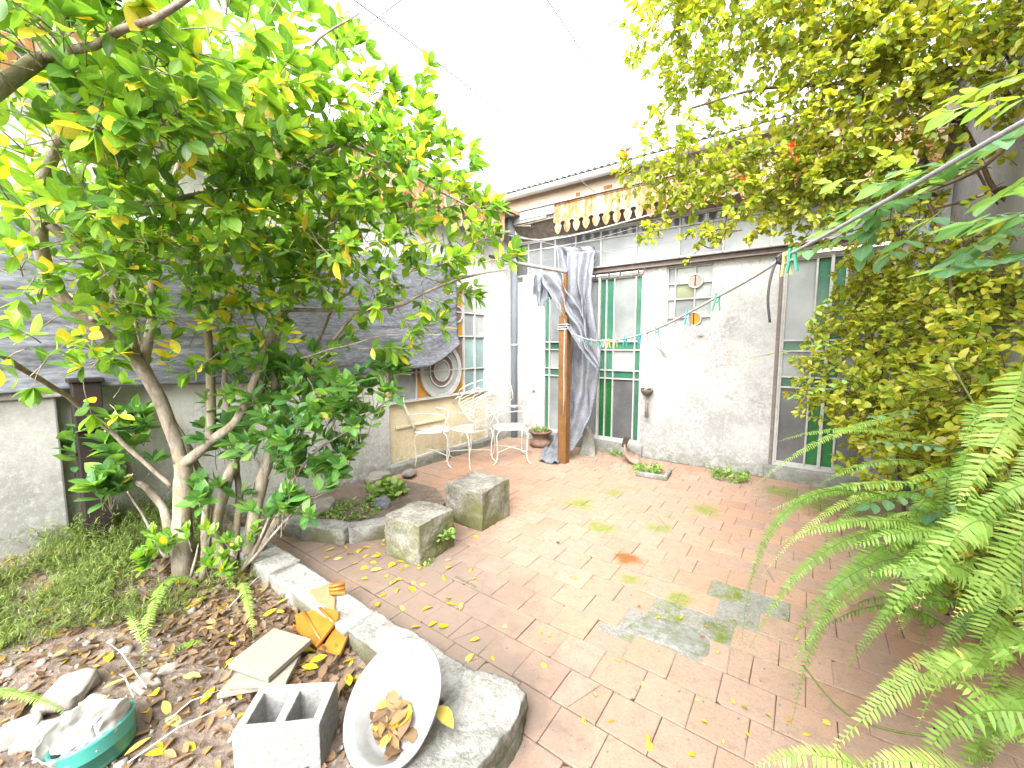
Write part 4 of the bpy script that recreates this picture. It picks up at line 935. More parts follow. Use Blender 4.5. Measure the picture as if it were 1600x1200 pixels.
def cloud(name, bases, items, m, parent=None, kind='stuff', flip_tris=False):
    """items: (pos, R(3x3), size, tint). One joined mesh."""
    vs_ = []; fs = []; ts = []; lens = []; off = 0
    groups = {}
    for k, it in enumerate(items): groups.setdefault(k % len(bases), []).append(it)
    allv = []; loops = []; ltot = []; tt = []
    for b, its in groups.items():
        bv, bf = bases[b]; n = len(bv); N = len(its)
        Pp = np.array([i[0] for i in its]); RR = np.array([i[1] for i in its]); S = np.array([i[2] for i in its])
        V = np.einsum('nij,vj->nvi', RR, bv)*S[:, None, None]+Pp[:, None, :]
        allv.append(V.reshape(-1, 3)); tt.append(np.repeat([i[3] for i in its], n))
        fl_ = np.array([i for f in bf for i in f]); fc = np.array([len(f) for f in bf])
        loops.append((fl_[None, :]+(np.arange(N)*n)[:, None]).reshape(-1)+off); ltot.append(np.tile(fc, N)); off += n*N
    V = np.concatenate(allv); Lp = np.concatenate(loops).astype(np.int32); Lt = np.concatenate(ltot).astype(np.int32); Tt = np.concatenate(tt).astype('f')
    me = bpy.data.meshes.new(name); me.vertices.add(len(V)); me.vertices.foreach_set('co', V.astype('f').ravel())
    me.loops.add(len(Lp)); me.loops.foreach_set('vertex_index', Lp); me.polygons.add(len(Lt))
    me.polygons.foreach_set('loop_start', np.concatenate(([0], np.cumsum(Lt)[:-1])).astype(np.int32)); me.polygons.foreach_set('loop_total', Lt)
    me.polygons.foreach_set('use_smooth', np.ones(len(Lt), bool))
    a = me.attributes.new('tint', 'FLOAT', 'POINT'); a.data.foreach_set('value', Tt)
    rb = np.zeros(len(V), 'f'); rb[:] = np.concatenate([np.tile((np.arange(len(bases[b][0])) % 3 == 1), len(its)) for b, its in groups.items()])
    a2 = me.attributes.new('rib', 'FLOAT', 'POINT'); a2.data.foreach_set('value', rb)
    me.materials.append(m); me.update(); me.validate()
    o = link(name, me, parent)
    if kind: o['kind'] = kind
    return o
def leaf_objects(name, bases, items, m, parent, label=None):
    """one object per leaf, sharing a small set of leaf meshes"""
    NV = 14; meshes = []
    srt = sorted(items, key=lambda i: i[3])
    for k in range(NV):
        seg = srt[k*len(srt)//NV:(k+1)*len(srt)//NV]
        if not seg: continue
        bv, bf = bases[k % len(bases)]; me = MB().add(bv, bf, sum(i[3] for i in seg)/len(seg)).mesh(name, m, True); add_rib(me)
        for p, Rm, s, t in seg:
            o = link(name, me, parent); M4 = Matrix.Identity(4)
            for a in range(3):
                for b in range(3): M4[a][b] = float(Rm[a][b]*s)
                M4[a][3] = float(p[a])
            if parent is not None: o.matrix_parent_inverse = parent.matrix_world.inverted() if False else Matrix.Identity(4)
            o.matrix_basis = M4
def add_rib(me):
    a2 = me.attributes.new('rib', 'FLOAT', 'POINT'); a2.data.foreach_set('value', (np.arange(len(me.vertices)) % 3 == 1).astype('f'))
def rv(): 
    v = rng.normal(size=3); return v/np.linalg.norm(v)
UPV = np.array((0, 0, 1.))
def twig(p, d, L, leaf, items, tw, spacing=.035, spread=.9, tintf=lambda: rng.random(), droop=.15, upn=.7, whorl=4, r0=.0028, skip=0.15, szj=.5):
    """leafy twig: pairs of leaves turning round the stem, a tuft at the tip"""
    d = d/np.linalg.norm(d); n = max(2, int(L/spacing)); pts = [np.array(p)]; q = np.array(p, float); dd = d.copy()
    side = np.cross(d, UPV); side = side/np.linalg.norm(side) if np.linalg.norm(side) > 1e-3 else np.array((1., 0, 0)); oth = np.cross(side, d)
    for k in range(n):
        dd = dd+rng.normal(size=3)*.10-UPV*droop*.1; dd /= np.linalg.norm(dd); q = q+dd*L/n; pts.append(q.copy())
        if k/n < skip: continue
        a = k*1.571+rng.random()*.5
        for s in (0, math.pi):
            r = side*math.cos(a+s)+oth*math.sin(a+s); ld = dd*(1-spread*.6)+r*spread+rng.normal(size=3)*.18
            nn = UPV*upn+rv()*.55+dd*.2; items.append((q.copy(), frame(ld, nn), leaf*(1+szj*(rng.random()-.6)), tintf()))
    for k in range(whorl):
        a = k*2*math.pi/whorl+rng.random(); r = side*math.cos(a)+oth*math.sin(a); ld = dd*.9+r*.65+rng.normal(size=3)*.1
        items.append((q.copy(), frame(ld, UPV*upn+rv()*.4), leaf*(1+szj*(rng.random()-.5)), tintf()))
    tw.append((pts, r0))
def twigs_mesh(name, tw, m, parent, n=4):
    b = MB()
    for pts, r in tw: b.tube(pts, [r*(1-.6*i/(len(pts)-1)) for i in range(len(pts))], n, cap=False)
    o = b.build(name, m, parent, smooth=True, fix=False); return o
def blob_dir(c, p): 
    v = p-c; return v/(np.linalg.norm(v)+1e-6)
def fill(blobs, dens, leaf, L, items, tw, tintf, outward=.7, up=.45, spacing=.035, out_bias=.5, yaw=None, **kw):
    """blobs: (centre, (rx,ry,rz)). twigs start inside and grow outwards/upwards"""
    for c, rad in blobs:
        n = int(dens*4.19*rad[0]*rad[1]*rad[2])
        for _ in range(n):
            v = rv()*(rng.random()**(1/3.))
            p = c+v*np.array(rad)*.85
            d = blob_dir(c, p)*outward+UPV*up+rv()*.6
            twig(p, d, L*(.6+.8*rng.random()), leaf, items, tw, spacing, tintf=tintf, **kw)
def apparent(it):
    px, py, z = proj(it[0])
    return it[2]/z if z > .25 and -10 < px < 1610 and -10 < py < 1210 else 0
def clear_cam(items, rad=.42):
    return [i for i in items if np.linalg.norm(i[0]-CAM) > rad]

# ---- the broadleaf tree in the planter
tree = thing('broadleaf_tree', 'pale barked tree with many bent limbs and glossy green leaves turning yellow', 'tree')
def limb(pts, r0, r1, m=M['bark'], parent=tree, name='branch', n=9, wob=.012):
    P_ = [np.array(p, float) for p in pts]; N = (len(P_)-1)*5
    pp = [edge(P_, i/N) for i in range(N+1)]
    pp = [p+np.array(mnoise.noise_vector(Vector(p*5)))*wob for p in pp]
    rr = [(r0+(r1-r0)*(i/N))*(1+.14*mnoise.noise(Vector(p*14))) for i, p in enumerate(pp)]
    b = MB(); b.tube(pp, rr, n); return b.build(name, m, parent, smooth=True, fix=False)
T0 = fl(287, 905, .02); DT = float((T0-CAM)@FW)
A_ = lambda l: [at(*p) for p in l]
limb(A_([(288,925,2.58),(285,860,2.57),(287,790,2.55),(290,735,2.54),(286,712,2.53)]), .060, .044, name='trunk', n=14)
limb(A_([(285,722,2.53),(262,655,2.5),(228,585,2.42),(188,545,2.3),(140,500,2.15),(78,440,2.0),(62,350,1.85),(60,290,1.78)]), .040, .026)
limb(A_([(60,300,1.78),(92,225,1.72),(114,188,1.7),(98,150,1.68),(82,120,1.66),(92,55,1.62),(88,-40,1.6)]), .027, .018)
limb(A_([(-30,150,1.3),(20,118,1.35),(70,92,1.45),(84,120,1.62)]), .028, .02)
limb(A_([(282,730,2.53),(330,690,2.5),(372,655,2.48),(398,590,2.48),(416,535,2.5),(455,475,2.52),(500,420,2.5),(560,360,2.45)]), .033, .012)
limb(A_([(318,905,2.55),(322,820,2.56),(316,740,2.6),(262,640,2.62),(215,520,2.5),(205,400,2.4)]), .024, .010)
limb(A_([(360,880,2.66),(372,800,2.7),(366,700,2.74),(352,600,2.74),(362,480,2.6),(400,380,2.5)]), .026, .010)
limb(A_([(395,885,2.72),(440,790,2.76),(470,690,2.8),(478,590,2.8),(520,480,2.7)]), .022, .008)
limb(A_([(140,500,2.15),(175,470,2.1),(182,400,2.0),(150,300,1.9)]), .018, .008)
limb(A_([(330,690,2.5),(330,610,2.5),(326,520,2.48),(300,470,2.45),(276,395,2.4),(262,300,2.3)]), .028, .014)
limb(A_([(222,578,2.42),(236,500,2.4),(239,420,2.35),(248,370,2.3),(270,290,2.25),(290,200,2.2)]), .026, .012)
limb(A_([(64,345,1.85),(150,322,1.85),(240,318,1.9),(330,300,1.95),(410,285,2.0),(480,258,2.05),(560,200,2.15),(610,130,2.2)]), .022, .008)
limb(A_([(75,350,1.86),(120,385,1.95),(150,410,2.0),(190,470,2.1),(215,560,2.4)]), .022, .02)
limb(A_([(345,885,2.62),(338,830,2.62),(352,760,2.64),(385,660,2.68),(415,590,2.72),(440,500,2.75),(470,400,2.7)]), .042, .016)
limb(A_([(385,880,2.72),(402,780,2.72),(425,690,2.75),(432,600,2.75),(420,520,2.7)]), .045, .028)
limb(A_([(268,870,2.6),(258,800,2.68),(235,770,2.75),(205,745,2.85),(190,700,2.9)]), .03, .014)
limb(A_([(520,530,2.5),(560,490,2.42),(620,478,2.36),(670,455,2.32),(740,430,2.28),(792,420,2.24)]), .011, .005)
limb(A_([(440,485,2.5),(500,486,2.46),(560,484,2.42),(612,470,2.38)]), .013, .010)
limb(A_([(455,270,2.05),(520,225,2.1),(600,250,2.15),(690,300,2.2),(750,330,2.22)]), .011, .005)
limb(A_([(410,285,2.0),(430,190,2.0),(450,110,2.0),(500,60,2.02),(560,20,2.05)]), .012, .004)
limb(A_([(470,560,2.5),(520,545,2.45),(600,525,2.38),(690,525,2.3)]), .006, .003)
limb(A_([(-20,545,1.7),(60,590,1.95),(120,630,2.2),(190,690,2.45),(270,760,2.55)]), .012, .014)
limb(A_([(70,95,1.45),(160,60,1.3),(240,30,1.2),(330,-30,1.2)]), .014, .008)
def yel(p):  # a tenth of the leaves have turned
    return lambda: (.87+.13*rng.random()) if rng.random() < p else .80*rng.random()**.9
E_ = lambda l: [(at(x, y, d), (r, r, r*.9)) for x, y, d, r in l]
tl = []; tw = []
fill(E_([(40,30,1.35,.30),(190,40,1.3,.30),(330,60,1.55,.32),(170,150,1.45,.32),(40,190,1.35,.25),(290,190,1.65,.36),(400,215,1.9,.34)]), 300, .084, .15, tl, tw, yel(.10))
fill(E_([(480,205,2.05,.27),(545,245,2.15,.33),(630,300,2.25,.32),(700,350,2.3,.25),(745,405,2.28,.15),(650,420,2.3,.27),(560,400,2.25,.32),(450,350,2.05,.34),(330,320,1.85,.32),(160,300,1.6,.28),(30,380,1.5,.22),(100,440,1.7,.2),(700,440,2.25,.13),(665,295,2.35,.2),(600,255,2.35,.22),(720,330,2.4,.14),(230,400,1.95,.27),(480,470,2.4,.25),(570,470,2.4,.16),(385,440,2.2,.26)]), 330, .078, .14, tl, tw, yel(.07))
fill(E_([(120,480,2.0,.22),(200,520,2.2,.2),(320,480,2.3,.24),(400,540,2.45,.2),(280,560,2.5,.16),(450,520,2.5,.2),(160,620,2.5,.14),(240,610,2.6,.15),(420,590,2.6,.16),(330,560,2.4,.16),(200,560,2.2,.15),(60,450,1.8,.2),(380,400,2.2,.24),(100,580,2.1,.14),(360,610,2.6,.14),(60,520,1.7,.18),(30,600,1.75,.12),(150,575,1.9,.14),(330,520,2.3,.2),(250,480,2.1,.18),(130,370,1.9,.24),(220,350,2.0,.26),(330,430,2.3,.24),(430,450,2.4,.24),(60,250,1.9,.3),(30,330,1.8,.22),(160,470,2.3,.2),(520,400,2.5,.25),(720,300,2.6,.16),(660,270,2.6,.2),(120,80,2.2,.4),(300,130,2.5,.4),(420,330,2.8,.4),(150,420,2.6,.35),(300,420,2.8,.3),(520,330,2.8,.35)]), 200, .084, .15, tl, tw, yel(.16))
# open sprays against the sky and on the outer boughs
for x, y, d, ex, ey, L in ((470,150,2.05,490,20,.42),(430,110,2.0,455,-10,.4),(500,120,2.1,570,20,.3),(560,170,2.15,612,120,.24),(600,210,2.2,690,130,.36),(640,260,2.2,668,175,.26),(690,290,2.25,735,262,.2),(730,330,2.25,778,318,.18),(540,130,2.1,545,60,.2),(420,60,1.9,400,-20,.3),(520,70,2.1,520,0,.2),
                          (620,240,2.2,650,190,.22),(660,300,2.25,720,235,.24),(600,230,2.2,622,170,.2),(710,350,2.3,770,300,.2),(740,380,2.28,790,360,.14),(680,330,2.3,745,300,.2),(570,190,2.15,590,110,.25),(755,410,2.26,800,402,.16),(690,470,2.26,735,452,.14),(640,520,2.33,700,505,.2),(560,545,2.4,650,545,.24),(500,560,2.45,560,520,.2),(620,480,2.36,655,548,.16),(480,590,2.45,505,640,.14)):
    a = at(x, y, d); b = at(ex, ey, d+.05)
    twig(a, b-a, L, .084, tl, tw, .036, tintf=yel(.07), skip=.1, r0=.004)
    for _ in range(2):
        c = a+(b-a)*(.3+.5*rng.random()); twig(c, (b-a)/np.linalg.norm(b-a)+rv()*.7, L*.5, .080, tl, tw, .036, tintf=yel(.07))
tl = clear_cam(tl, .75)
tl = [i for i in tl if not ((lambda q: (q[0] > 480 and q[1] < .28*(q[0]-480)+(-30 if q[0] < 560 else 60) and rng.random() < .0))(proj(i[0])))]
LB = [leaf_base('oval', .10, .16), leaf_base('oval', .22, .28), leaf_base('oval', -.08, .12), leaf_base('broad', .15, .2), leaf_base('oval', .05, .35)]
tl.sort(key=apparent, reverse=True)
leaf_objects('leaf', LB, tl[:300], M['leaf_tree'], tree)
cloud('foliage', LB, tl[300:], M['leaf_tree'], tree)
tag(twigs_mesh('twigs', tw, M['bark'], tree), kind='stuff')

# ---- dark shrubs at the foot of the tree
def shrub(name, label, spots, leaf, m, stems, n, group=None, up=.7, L=.2, ind=120):
    s = thing(name, label, 'shrub', group); it = []; t_ = []
    for x, y, d, r in spots:
        c = at(x, y, d)
        for _ in range(n):
            p = c+rv()*r*rng.random()**.4*.8; twig(p, blob_dir(c-UPV*.1, p)*.8+UPV*up*.6+rv()*.4, L*(.5+.7*rng.random()), leaf, it, t_, .045, tintf=yel(.04), whorl=5, droop=.5)
    for st in stems: limb(A_(st), .012, .004, M['bark'], s, 'stem', 6)
    it.sort(key=apparent, reverse=True); leaf_objects('leaf', LB, it[:ind], m, s); cloud('foliage', LB, it[ind:], m, s); tag(twigs_mesh('twigs', t_, M['bark'], s), kind='stuff'); return s
shrub('dark_shrub', 'dark leaved shrub leaning over the kerb towards the wire chairs', [(500,650,2.55,.18),(450,700,2.5,.2),(530,690,2.6,.15),(580,640,2.6,.1),(460,780,2.5,.16),(420,730,2.5,.14),(525,740,2.65,.10),(612,605,2.62,.05),(440,600,2.6,.16),(430,830,2.35,.07),(560,690,2.6,.11),(480,640,2.6,.16),(400,670,2.6,.15),(350,720,2.75,.14),(390,610,2.62,.14),(500,770,2.6,.10)], .10, M['leaf_shrub'],
      [[(380,890,2.6),(430,800,2.55),(480,720,2.55),(560,660,2.6),(625,612,2.62)], [(385,890,2.6),(440,760,2.5),(470,660,2.5)], [(380,890,2.55),(460,800,2.55),(530,760,2.62)]], 9, ind=150)
shrub('dark_shrub', 'low dark leaved shrub beside the near black timber post', [(150,710,2.7,.17),(200,740,2.6,.13),(120,740,2.7,.1),(240,690,2.8,.14),(175,800,2.5,.06),(330,790,2.6,.08)], .11, M['leaf_shrub'], [[(262,880,2.65),(220,800,2.65),(160,720,2.7)]], 8, ind=60)
shrub('seedling', 'young green seedlings round the base of the tree trunk', [(260,860,2.5,.07),(310,860,2.48,.08),(230,890,2.4,.06),(370,870,2.5,.1),(340,900,2.45,.06)], .07, M['leaf_tree'], [[(300,900,2.5),(310,850,2.48)]], 6, L=.1, ind=30)
# big leaved background growth behind the tree, against the netting
shrub('rear_shrub', 'yellow green shrub growing behind the tree against the shade netting', [(120,330,3.0,.35),(60,250,3.0,.35),(250,330,3.2,.35),(350,250,3.2,.4),(180,180,3.0,.4),(20,480,2.9,.25),(480,620,3.0,.2),(430,420,3.2,.3)], .09, M['leaf_tree'], [[(150,880,3.0),(130,600,3.0),(120,350,3.0)]], 20, ind=20)

# ---- feathery ground cover
gi = []
for _ in range(9500):
    x = rng.uniform(-.02, 1.25); y = rng.uniform(-7.0, -4.35)
    if rng.random() < max(0, (x-.55)/.7)*1.0+.04: continue
    if y < -4.95-.0 and x > .95: continue
    if math.hypot(x-T0[0], y-T0[1]) < .16 or mnoise.noise(Vector((x*3.5, y*3.5, 4))) < -.12+.3*rng.random()-.15: continue
    z = soil_h(x, y); d0 = rv()*.7+UPV*.8; h = rng.uniform(.06, .20)*(1.3-.5*x); p = np.array((x, y, z)); d0 /= np.linalg.norm(d0)
    n = 7
    for k in range(1, n+1):
        q = p+d0*h*k/n
        for s in range(3):
            gi.append((q, frame(d0*.5+rv(), UPV+rv()*.5), rng.uniform(.022, .042), rng.random()))
gc = cloud('ground_cover', [leaf_base('needle', .1, .3)], gi, M['leaf_ground']); tag(gc, 'feathery bright green ground cover below the netting', 'ground cover', None, 'stuff')

# ---- ferns
def frond(parent, p0, p1, p2, wd, tint, name='frond', tipw=.25, spacing=.0132, seed=0, twist=None, dead=0):
    """sword fern frond: an arching rachis with two rows of pinnae"""
    p0, p1, p2 = (np.array(p, float) for p in (p0, p1, p2)); N = 24
    cur = lambda t: p0*(1-t)**2+2*p1*t*(1-t)+p2*t*t; der = lambda t: 2*(p1-p0)*(1-t)+2*(p2-p1)*t
    L = sum(np.linalg.norm(cur((i+1)/N)-cur(i/N)) for i in range(N)); n = int(L/spacing); mb = MB(); brown = rng.random() < .35; gap = rng.random()*.10
    mb.tube([cur(i/N) for i in range(N+1)], [.0022*(1-.75*i/N) for i in range(N+1)], 5, max(0, tint-.2))
    nrm0 = twist if twist is not None else UPV
    for i in range(int(n*.07), n):
        t = (i+.5)/n; q = cur(t); d = der(t); d /= np.linalg.norm(d)
        nn = nrm0-d*(nrm0@d)
        if np.linalg.norm(nn) < .15: nn = nn+np.cross(d, RT)*.3-(FW*.2)
        nn /= np.linalg.norm(nn); s = np.cross(d, nn)
        w_ = wd*min(1, t*5+.35)*(1-t**2.6)+wd*.10
        for sg in (-1, 1):
            if rng.random() < dead+gap: continue
            pd = s*sg*.95+d*(.16+.25*t+rng.normal()*.09)-nn*(.05+.30*rng.random()); pd /= np.linalg.norm(pd)
            ww = min(spacing*.40, w_*.2); l = w_*(.78+.36*rng.random()); ax_ = np.cross(nn, pd); base = q+d*spacing*(.25 if sg > 0 else -.25)
            tv = min(1, max(0, tint+rng.normal()*.10+(.5 if (t > .9 and tint > .6 and brown) else 0)))
            v = [base-ax_*ww*.7, base+ax_*ww*.9, base+pd*l*.55+ax_*ww*.85-nn*l*.05, base+pd*l-nn*l*.16+d*l*.08, base+pd*l*.55-ax_*ww*.75-nn*l*.05]
            mb.add(v, [(0, 1, 2, 4), (4, 2, 3)], tv)
    return mb.build(name, M['leaf_fern'], parent, smooth=False, fix=False)
fern = thing('sword_fern', 'big sword fern with long arching fronds drooping over the patio tiles', 'fern')
FR = [((1430,790,1.95),(1180,690,1.85),(1160,1000,1.75),.034,.25),((1450,830,1.8),(1270,800,1.75),(1172,1012,1.7),.040,.42),((1470,850,1.7),(1300,800,1.6),(1236,1135,1.5),.046,.35),((1480,860,1.65),(1300,900,1.55),(1228,1060,1.5),.030,.5),
      ((1520,880,1.5),(1330,830,1.45),(1238,1000,1.45),.050,.22),((1560,860,1.6),(1380,770,1.6),(1215,850,1.65),.048,.62),((1540,780,1.9),(1360,720,1.9),(1200,800,1.95),.045,.72),((1500,740,2.2),(1380,690,2.2),(1275,760,2.25),.042,.6),
      ((1420,650,2.3),(1290,660,2.2),(1178,760,2.1),.030,.75),((1460,690,2.2),(1330,650,2.15),(1215,690,2.1),.034,.66),((1590,860,1.3),(1440,800,1.35),(1320,860,1.4),.052,.6),((1620,930,1.15),(1460,860,1.2),(1350,900,1.3),.055,.7),
      ((1600,570,.95),(1585,660,.97),(1500,785,1.0),.058,.80),((1625,790,.95),(1570,890,1.0),(1490,965,1.05),.050,.72),((1600,900,1.2),(1540,960,1.2),(1520,1040,1.25),.052,.66),((1560,1030,1.2),(1440,1010,1.2),(1285,1190,1.15),.052,.74),
      ((1650,1120,.9),(1480,1080,1.0),(1440,1200,1.0),.050,.52),((1620,1165,.95),(1560,1090,1.0),(1470,1055,1.05),.048,.68),((1400,1230,1.05),(1290,1150,1.05),(1180,1198,1.08),.046,.82),((1560,1240,.95),(1450,1170,.95),(1350,1195,.98),.050,.88),
      ((1480,900,1.5),(1380,930,1.45),(1318,1060,1.45),.030,.4),((1500,940,1.4),(1400,940,1.4),(1325,905,1.4),.03,.35),((1560,940,1.3),(1480,960,1.3),(1440,1110,1.3),.03,.3),((1450,780,2.0),(1330,740,2.0),(1270,890,1.95),.03,.45),((1400,770,2.1),(1300,760,2.05),(1190,900,2.0),.028,.85)]
for p0, p1, p2, wd, tn in FR:
    frond(fern, at(*p0), at(*p1), at(*p2), wd*.88, tn, twist=UPV*.75-FW*.35)
for k in range(46):
    d = rng.uniform(1.25, 2.5); x = rng.uniform(1420, 1640); y = rng.uniform(720, 1000); p0 = at(x, y, d); L = rng.uniform(.3, .6)
    dr = -RT*rng.uniform(.2, 1.0)-FW*rng.uniform(-.5, .6); p1 = p0+dr*L*.5+UPV*L*.35; p2 = p0+dr*L-UPV*L*rng.uniform(-.05, .5)
    if p2[2] < .05: p2[2] = .05
    frond(fern, p0, p1, p2, rng.uniform(.03, .048), rng.uniform(.15, .75), twist=UPV)
for k in range(40):
    d = rng.uniform(.95, 1.7); x = rng.uniform(1520, 1680); y = rng.uniform(620, 1180); p0 = at(x, y, d); L = rng.uniform(.25, .5)
    dr = -RT*rng.uniform(-.2, .9)-FW*rng.uniform(-.3, .6); p1 = p0+dr*L*.45+UPV*L*.3; p2 = p0+dr*L*.9-UPV*L*rng.uniform(.1, .8)
    if p2[2] < .05: p2[2] = .05
    frond(fern, p0, p1, p2, rng.uniform(.034, .05), rng.uniform(.45, .95), twist=UPV*.7-FW*.4, dead=.04)
for pts in ([(1480,560,1.6),(1560,700,1.4),(1590,800,1.2),(1600,930,1.1)], [(1560,1100,1.2),(1480,1150,1.15),(1330,1120,1.3),(1255,1040,1.5)]):
    m = MB(); P_ = [at(*p) for p in pts]; m.tube([edge(P_, i/16) for i in range(17)], .0035, 5); m.build('runner', M['stem_green'], fern, smooth=True)
def small_fern(label, fronds):
    f = thing('small_fern', label, 'fern', 'small ferns in the planter')
    for p0, p1, p2, wd, tn in fronds: frond(f, np.array(p0), np.array(p1), np.array(p2), wd, tn, spacing=.0125)
sp = soil_pt
small_fern('small bright fern frond arching down from the tree base past the leaf litter', [(sp(318,925,.03), sp(245,920,.26), sp(222,1058,.02), .042, .72)])
small_fern('short fern beside the loose slabs under the tree', [(sp(378,915,.02), sp(385,945,.16), sp(398,1008,.02), .036, .78), (sp(330,905,.02), sp(350,900,.10), sp(372,935,.03), .034, .7), (sp(318,1010,.02), sp(290,1010,.06), sp(262,1040,.02), .028, .45)])
small_fern('fern frond lying beside the bagged turquoise pot', [(sp(-60,1110,.06), sp(30,1100,.12), sp(135,1140,.02), .03, .62)])
small_fern('tiny pale fern tuft by the stones', [(sp(222,1005,.0), sp(210,985,.10), sp(196,985,.08), .024, .85), (sp(222,1005,.0), sp(224,980,.10), sp(238,982,.08), .024, .8)])

# ---- climbing plants along the boundary wall
def vt(): 
    r = rng.random(); return min(1, max(0, .08+.8*r+.06*rng.normal()))
vine = thing('climbing_vine', 'dense yellow olive small leaved climber covering the boundary wall above the fern', 'vine')
vi = []; vw = []
SB = lambda l: [(at(x, y, d), (r, r, r)) for x, y, d, r in l]
KW = dict(spacing=.028, whorl=3, upn=.5, spread=1.0)
fill(SB([(1350,520,3.3,.34),(1310,600,3.2,.28),(1420,480,3.2,.4),(1430,620,2.9,.42),(1520,520,2.6,.42),(1520,680,2.3,.36),(1400,700,2.8,.32),(1330,650,3.0,.22),(1590,600,1.9,.34),(1590,760,1.8,.3),(1560,430,2.5,.35),(1390,420,3.3,.3),(1470,770,2.3,.25),(1600,880,1.9,.3),(1560,850,2.2,.3),(1310,500,3.5,.18),(1500,880,2.4,.25)]), 760, .050, .13, vi, vw, vt, **KW)
VB = [leaf_base('small', .15, .2), leaf_base('small', .3, .35), leaf_base('round', .1, .15)]
vi = clear_cam(vi, .85); vi.sort(key=apparent, reverse=True)
leaf_objects('leaf', VB, vi[:220], M['leaf_vine'], vine); cloud('foliage', VB, vi[220:], M['leaf_vine'], vine); tag(twigs_mesh('twigs', vw, M['bark_dark'], vine), kind='stuff')
for pts, r in (([(1600,1050,2.1),(1560,800,2.2),(1500,600,2.5),(1480,400,2.6),(1440,300,2.7)], .018), ([(1520,480,2.5),(1505,400,2.5),(1490,330,2.55)], .012), ([(1420,900,2.8),(1400,700,2.9),(1360,520,3.2)], .012)):
    limb(A_(pts), r, r*.5, M['bark_dark'], vine, 'stem', 7)

honey = thing('flowering_tree', 'tall yellow leaved tree with orange trumpet flowers overhanging the house eaves', 'tree')
hi = []; hw = []
limb(A_([(1680,520,2.6),(1640,330,2.6),(1610,170,2.6),(1580,0,2.6),(1570,-120,2.6)]), .05, .03, M['bark_dark'], honey, 'trunk', 10)
for pts, r in (([(1620,190,2.6),(1560,60,2.5),(1470,20,2.5),(1380,-40,2.6)], .022), ([(1600,110,2.6),(1520,40,2.55),(1540,45,2.5)], .014), ([(1615,200,2.6),(1540,115,2.6),(1440,110,2.7),(1300,130,2.8),(1180,140,2.9),(1080,170,3.0)], .02), ([(1640,330,2.6),(1560,300,2.6),(1500,190,2.6),(1430,150,2.7),(1290,60,2.8)], .016),
               ([(1640,300,2.6),(1580,290,2.6),(1520,310,2.6),(1440,330,2.7)], .016), ([(1470,310,2.7),(1400,270,2.8),(1300,250,2.9),(1160,330,3.0),(1120,385,3.05),(1090,380,3.05)], .009), ([(1480,200,2.6),(1500,230,2.6),(1560,320,2.6)], .014)):
    limb(A_(pts), r, r*.4, M['bark_dark'], honey, 'branch', 7)
fill(SB([(1030,60,3.0,.24),(1080,160,3.0,.27),(1060,260,3.05,.25),(1120,60,2.9,.32),(1180,20,2.8,.34),(1140,200,3.0,.22),(1010,250,3.1,.13),(1090,320,3.1,.15),(1010,285,3.1,.13),(1060,300,3.1,.16),(1125,270,3.05,.2),(1130,310,3.1,.15),(1180,290,3.05,.26),(1090,-20,2.9,.3)]), 560, .052, .15, hi, hw, lambda: min(1, max(0, .05+.62*rng.random())), **KW)
fill(SB([(1260,40,2.7,.36),(1350,60,2.6,.38),(1300,160,2.7,.34),(1400,140,2.6,.36),(1240,245,2.9,.18),(1340,230,2.8,.3),(1450,40,2.5,.38),(1540,30,2.3,.36),(1500,130,2.5,.26),(1590,90,2.2,.25),(1230,310,3.0,.22),(1150,350,3.05,.12),(1290,320,2.95,.24),(1330,-40,2.6,.4),(1430,240,2.7,.2),(1560,250,2.4,.18),(1370,330,2.9,.25),(1440,360,2.8,.2),(1280,290,2.9,.26),(1340,290,2.85,.25),(1220,350,3.05,.14),(1400,370,2.9,.18),(1330,380,3.0,.13)]), 520, .052, .15, hi, hw, vt, **KW)
fill(SB([(1000,265,3.1,.10),(1035,290,3.1,.13),(1075,265,3.1,.16),(1080,310,3.1,.12),(1130,275,3.05,.16),(1170,300,3.05,.15),(1215,280,3.0,.18),(1260,310,2.95,.18),(1310,300,2.9,.2)]), 1000, .05, .11, hi, hw, lambda: min(1, max(0, .08+.6*rng.random())), **KW)
for x, y, d, ex, ey, L in ((1180,320,3.05,1095,378,.35),(1160,360,3.05,1030,372,.4),(1230,300,3.0,1170,388,.3),(1110,340,3.05,1085,400,.22),(1050,340,3.1,1015,360,.2),(1210,340,3.0,1160,382,.2),(1040,40,3.0,985,10,.3),(1000,280,3.1,968,262,.2)):
    a = at(x, y, d); b = at(ex, ey, d)
    twig(a, b-a, L, .05, hi, hw, .026, tintf=lambda: .2+.6*rng.random(), skip=0)
    for _ in range(4): c = a+(b-a)*rng.random(); twig(c, b-a+rv()*.2, L*.4, .048, hi, hw, .026, tintf=vt)
hi = clear_cam(hi, .9); hi.sort(key=apparent, reverse=True)
leaf_objects('leaf', VB, hi[:220], M['leaf_vine'], honey); cloud('foliage', VB, hi[220:], M['leaf_vine'], honey); tag(twigs_mesh('twigs', hw, M['bark_dark'], honey), kind='stuff')
for x, y, d, s in ((978,238,3.0,.09),(1237,232,2.7,.085),(1245,248,2.7,.05),(1162,282,2.9,.07),(1273,255,2.75,.05)):
    c = at(x, y, d); b = MB()
    for k in range(6):
        a = 2*math.pi*k/6; dv = np.array((math.cos(a)*.6, math.sin(a)*.6, .9))+rv()*.25; Rm = frame(dv, UPV+rv()*.3); bv, bf = leaf_base('small', .5, .2)
        b.add([Rm@q*s*.6+c for q in bv*np.array((.7, 1, 1))], bf, rng.random())
    b.tube([c-UPV*s*.55, c-UPV*s*.2, c+UPV*.005], [s*.05, s*.08, s*.11], 6); b.build('flower', M['flower'], honey, smooth=True)

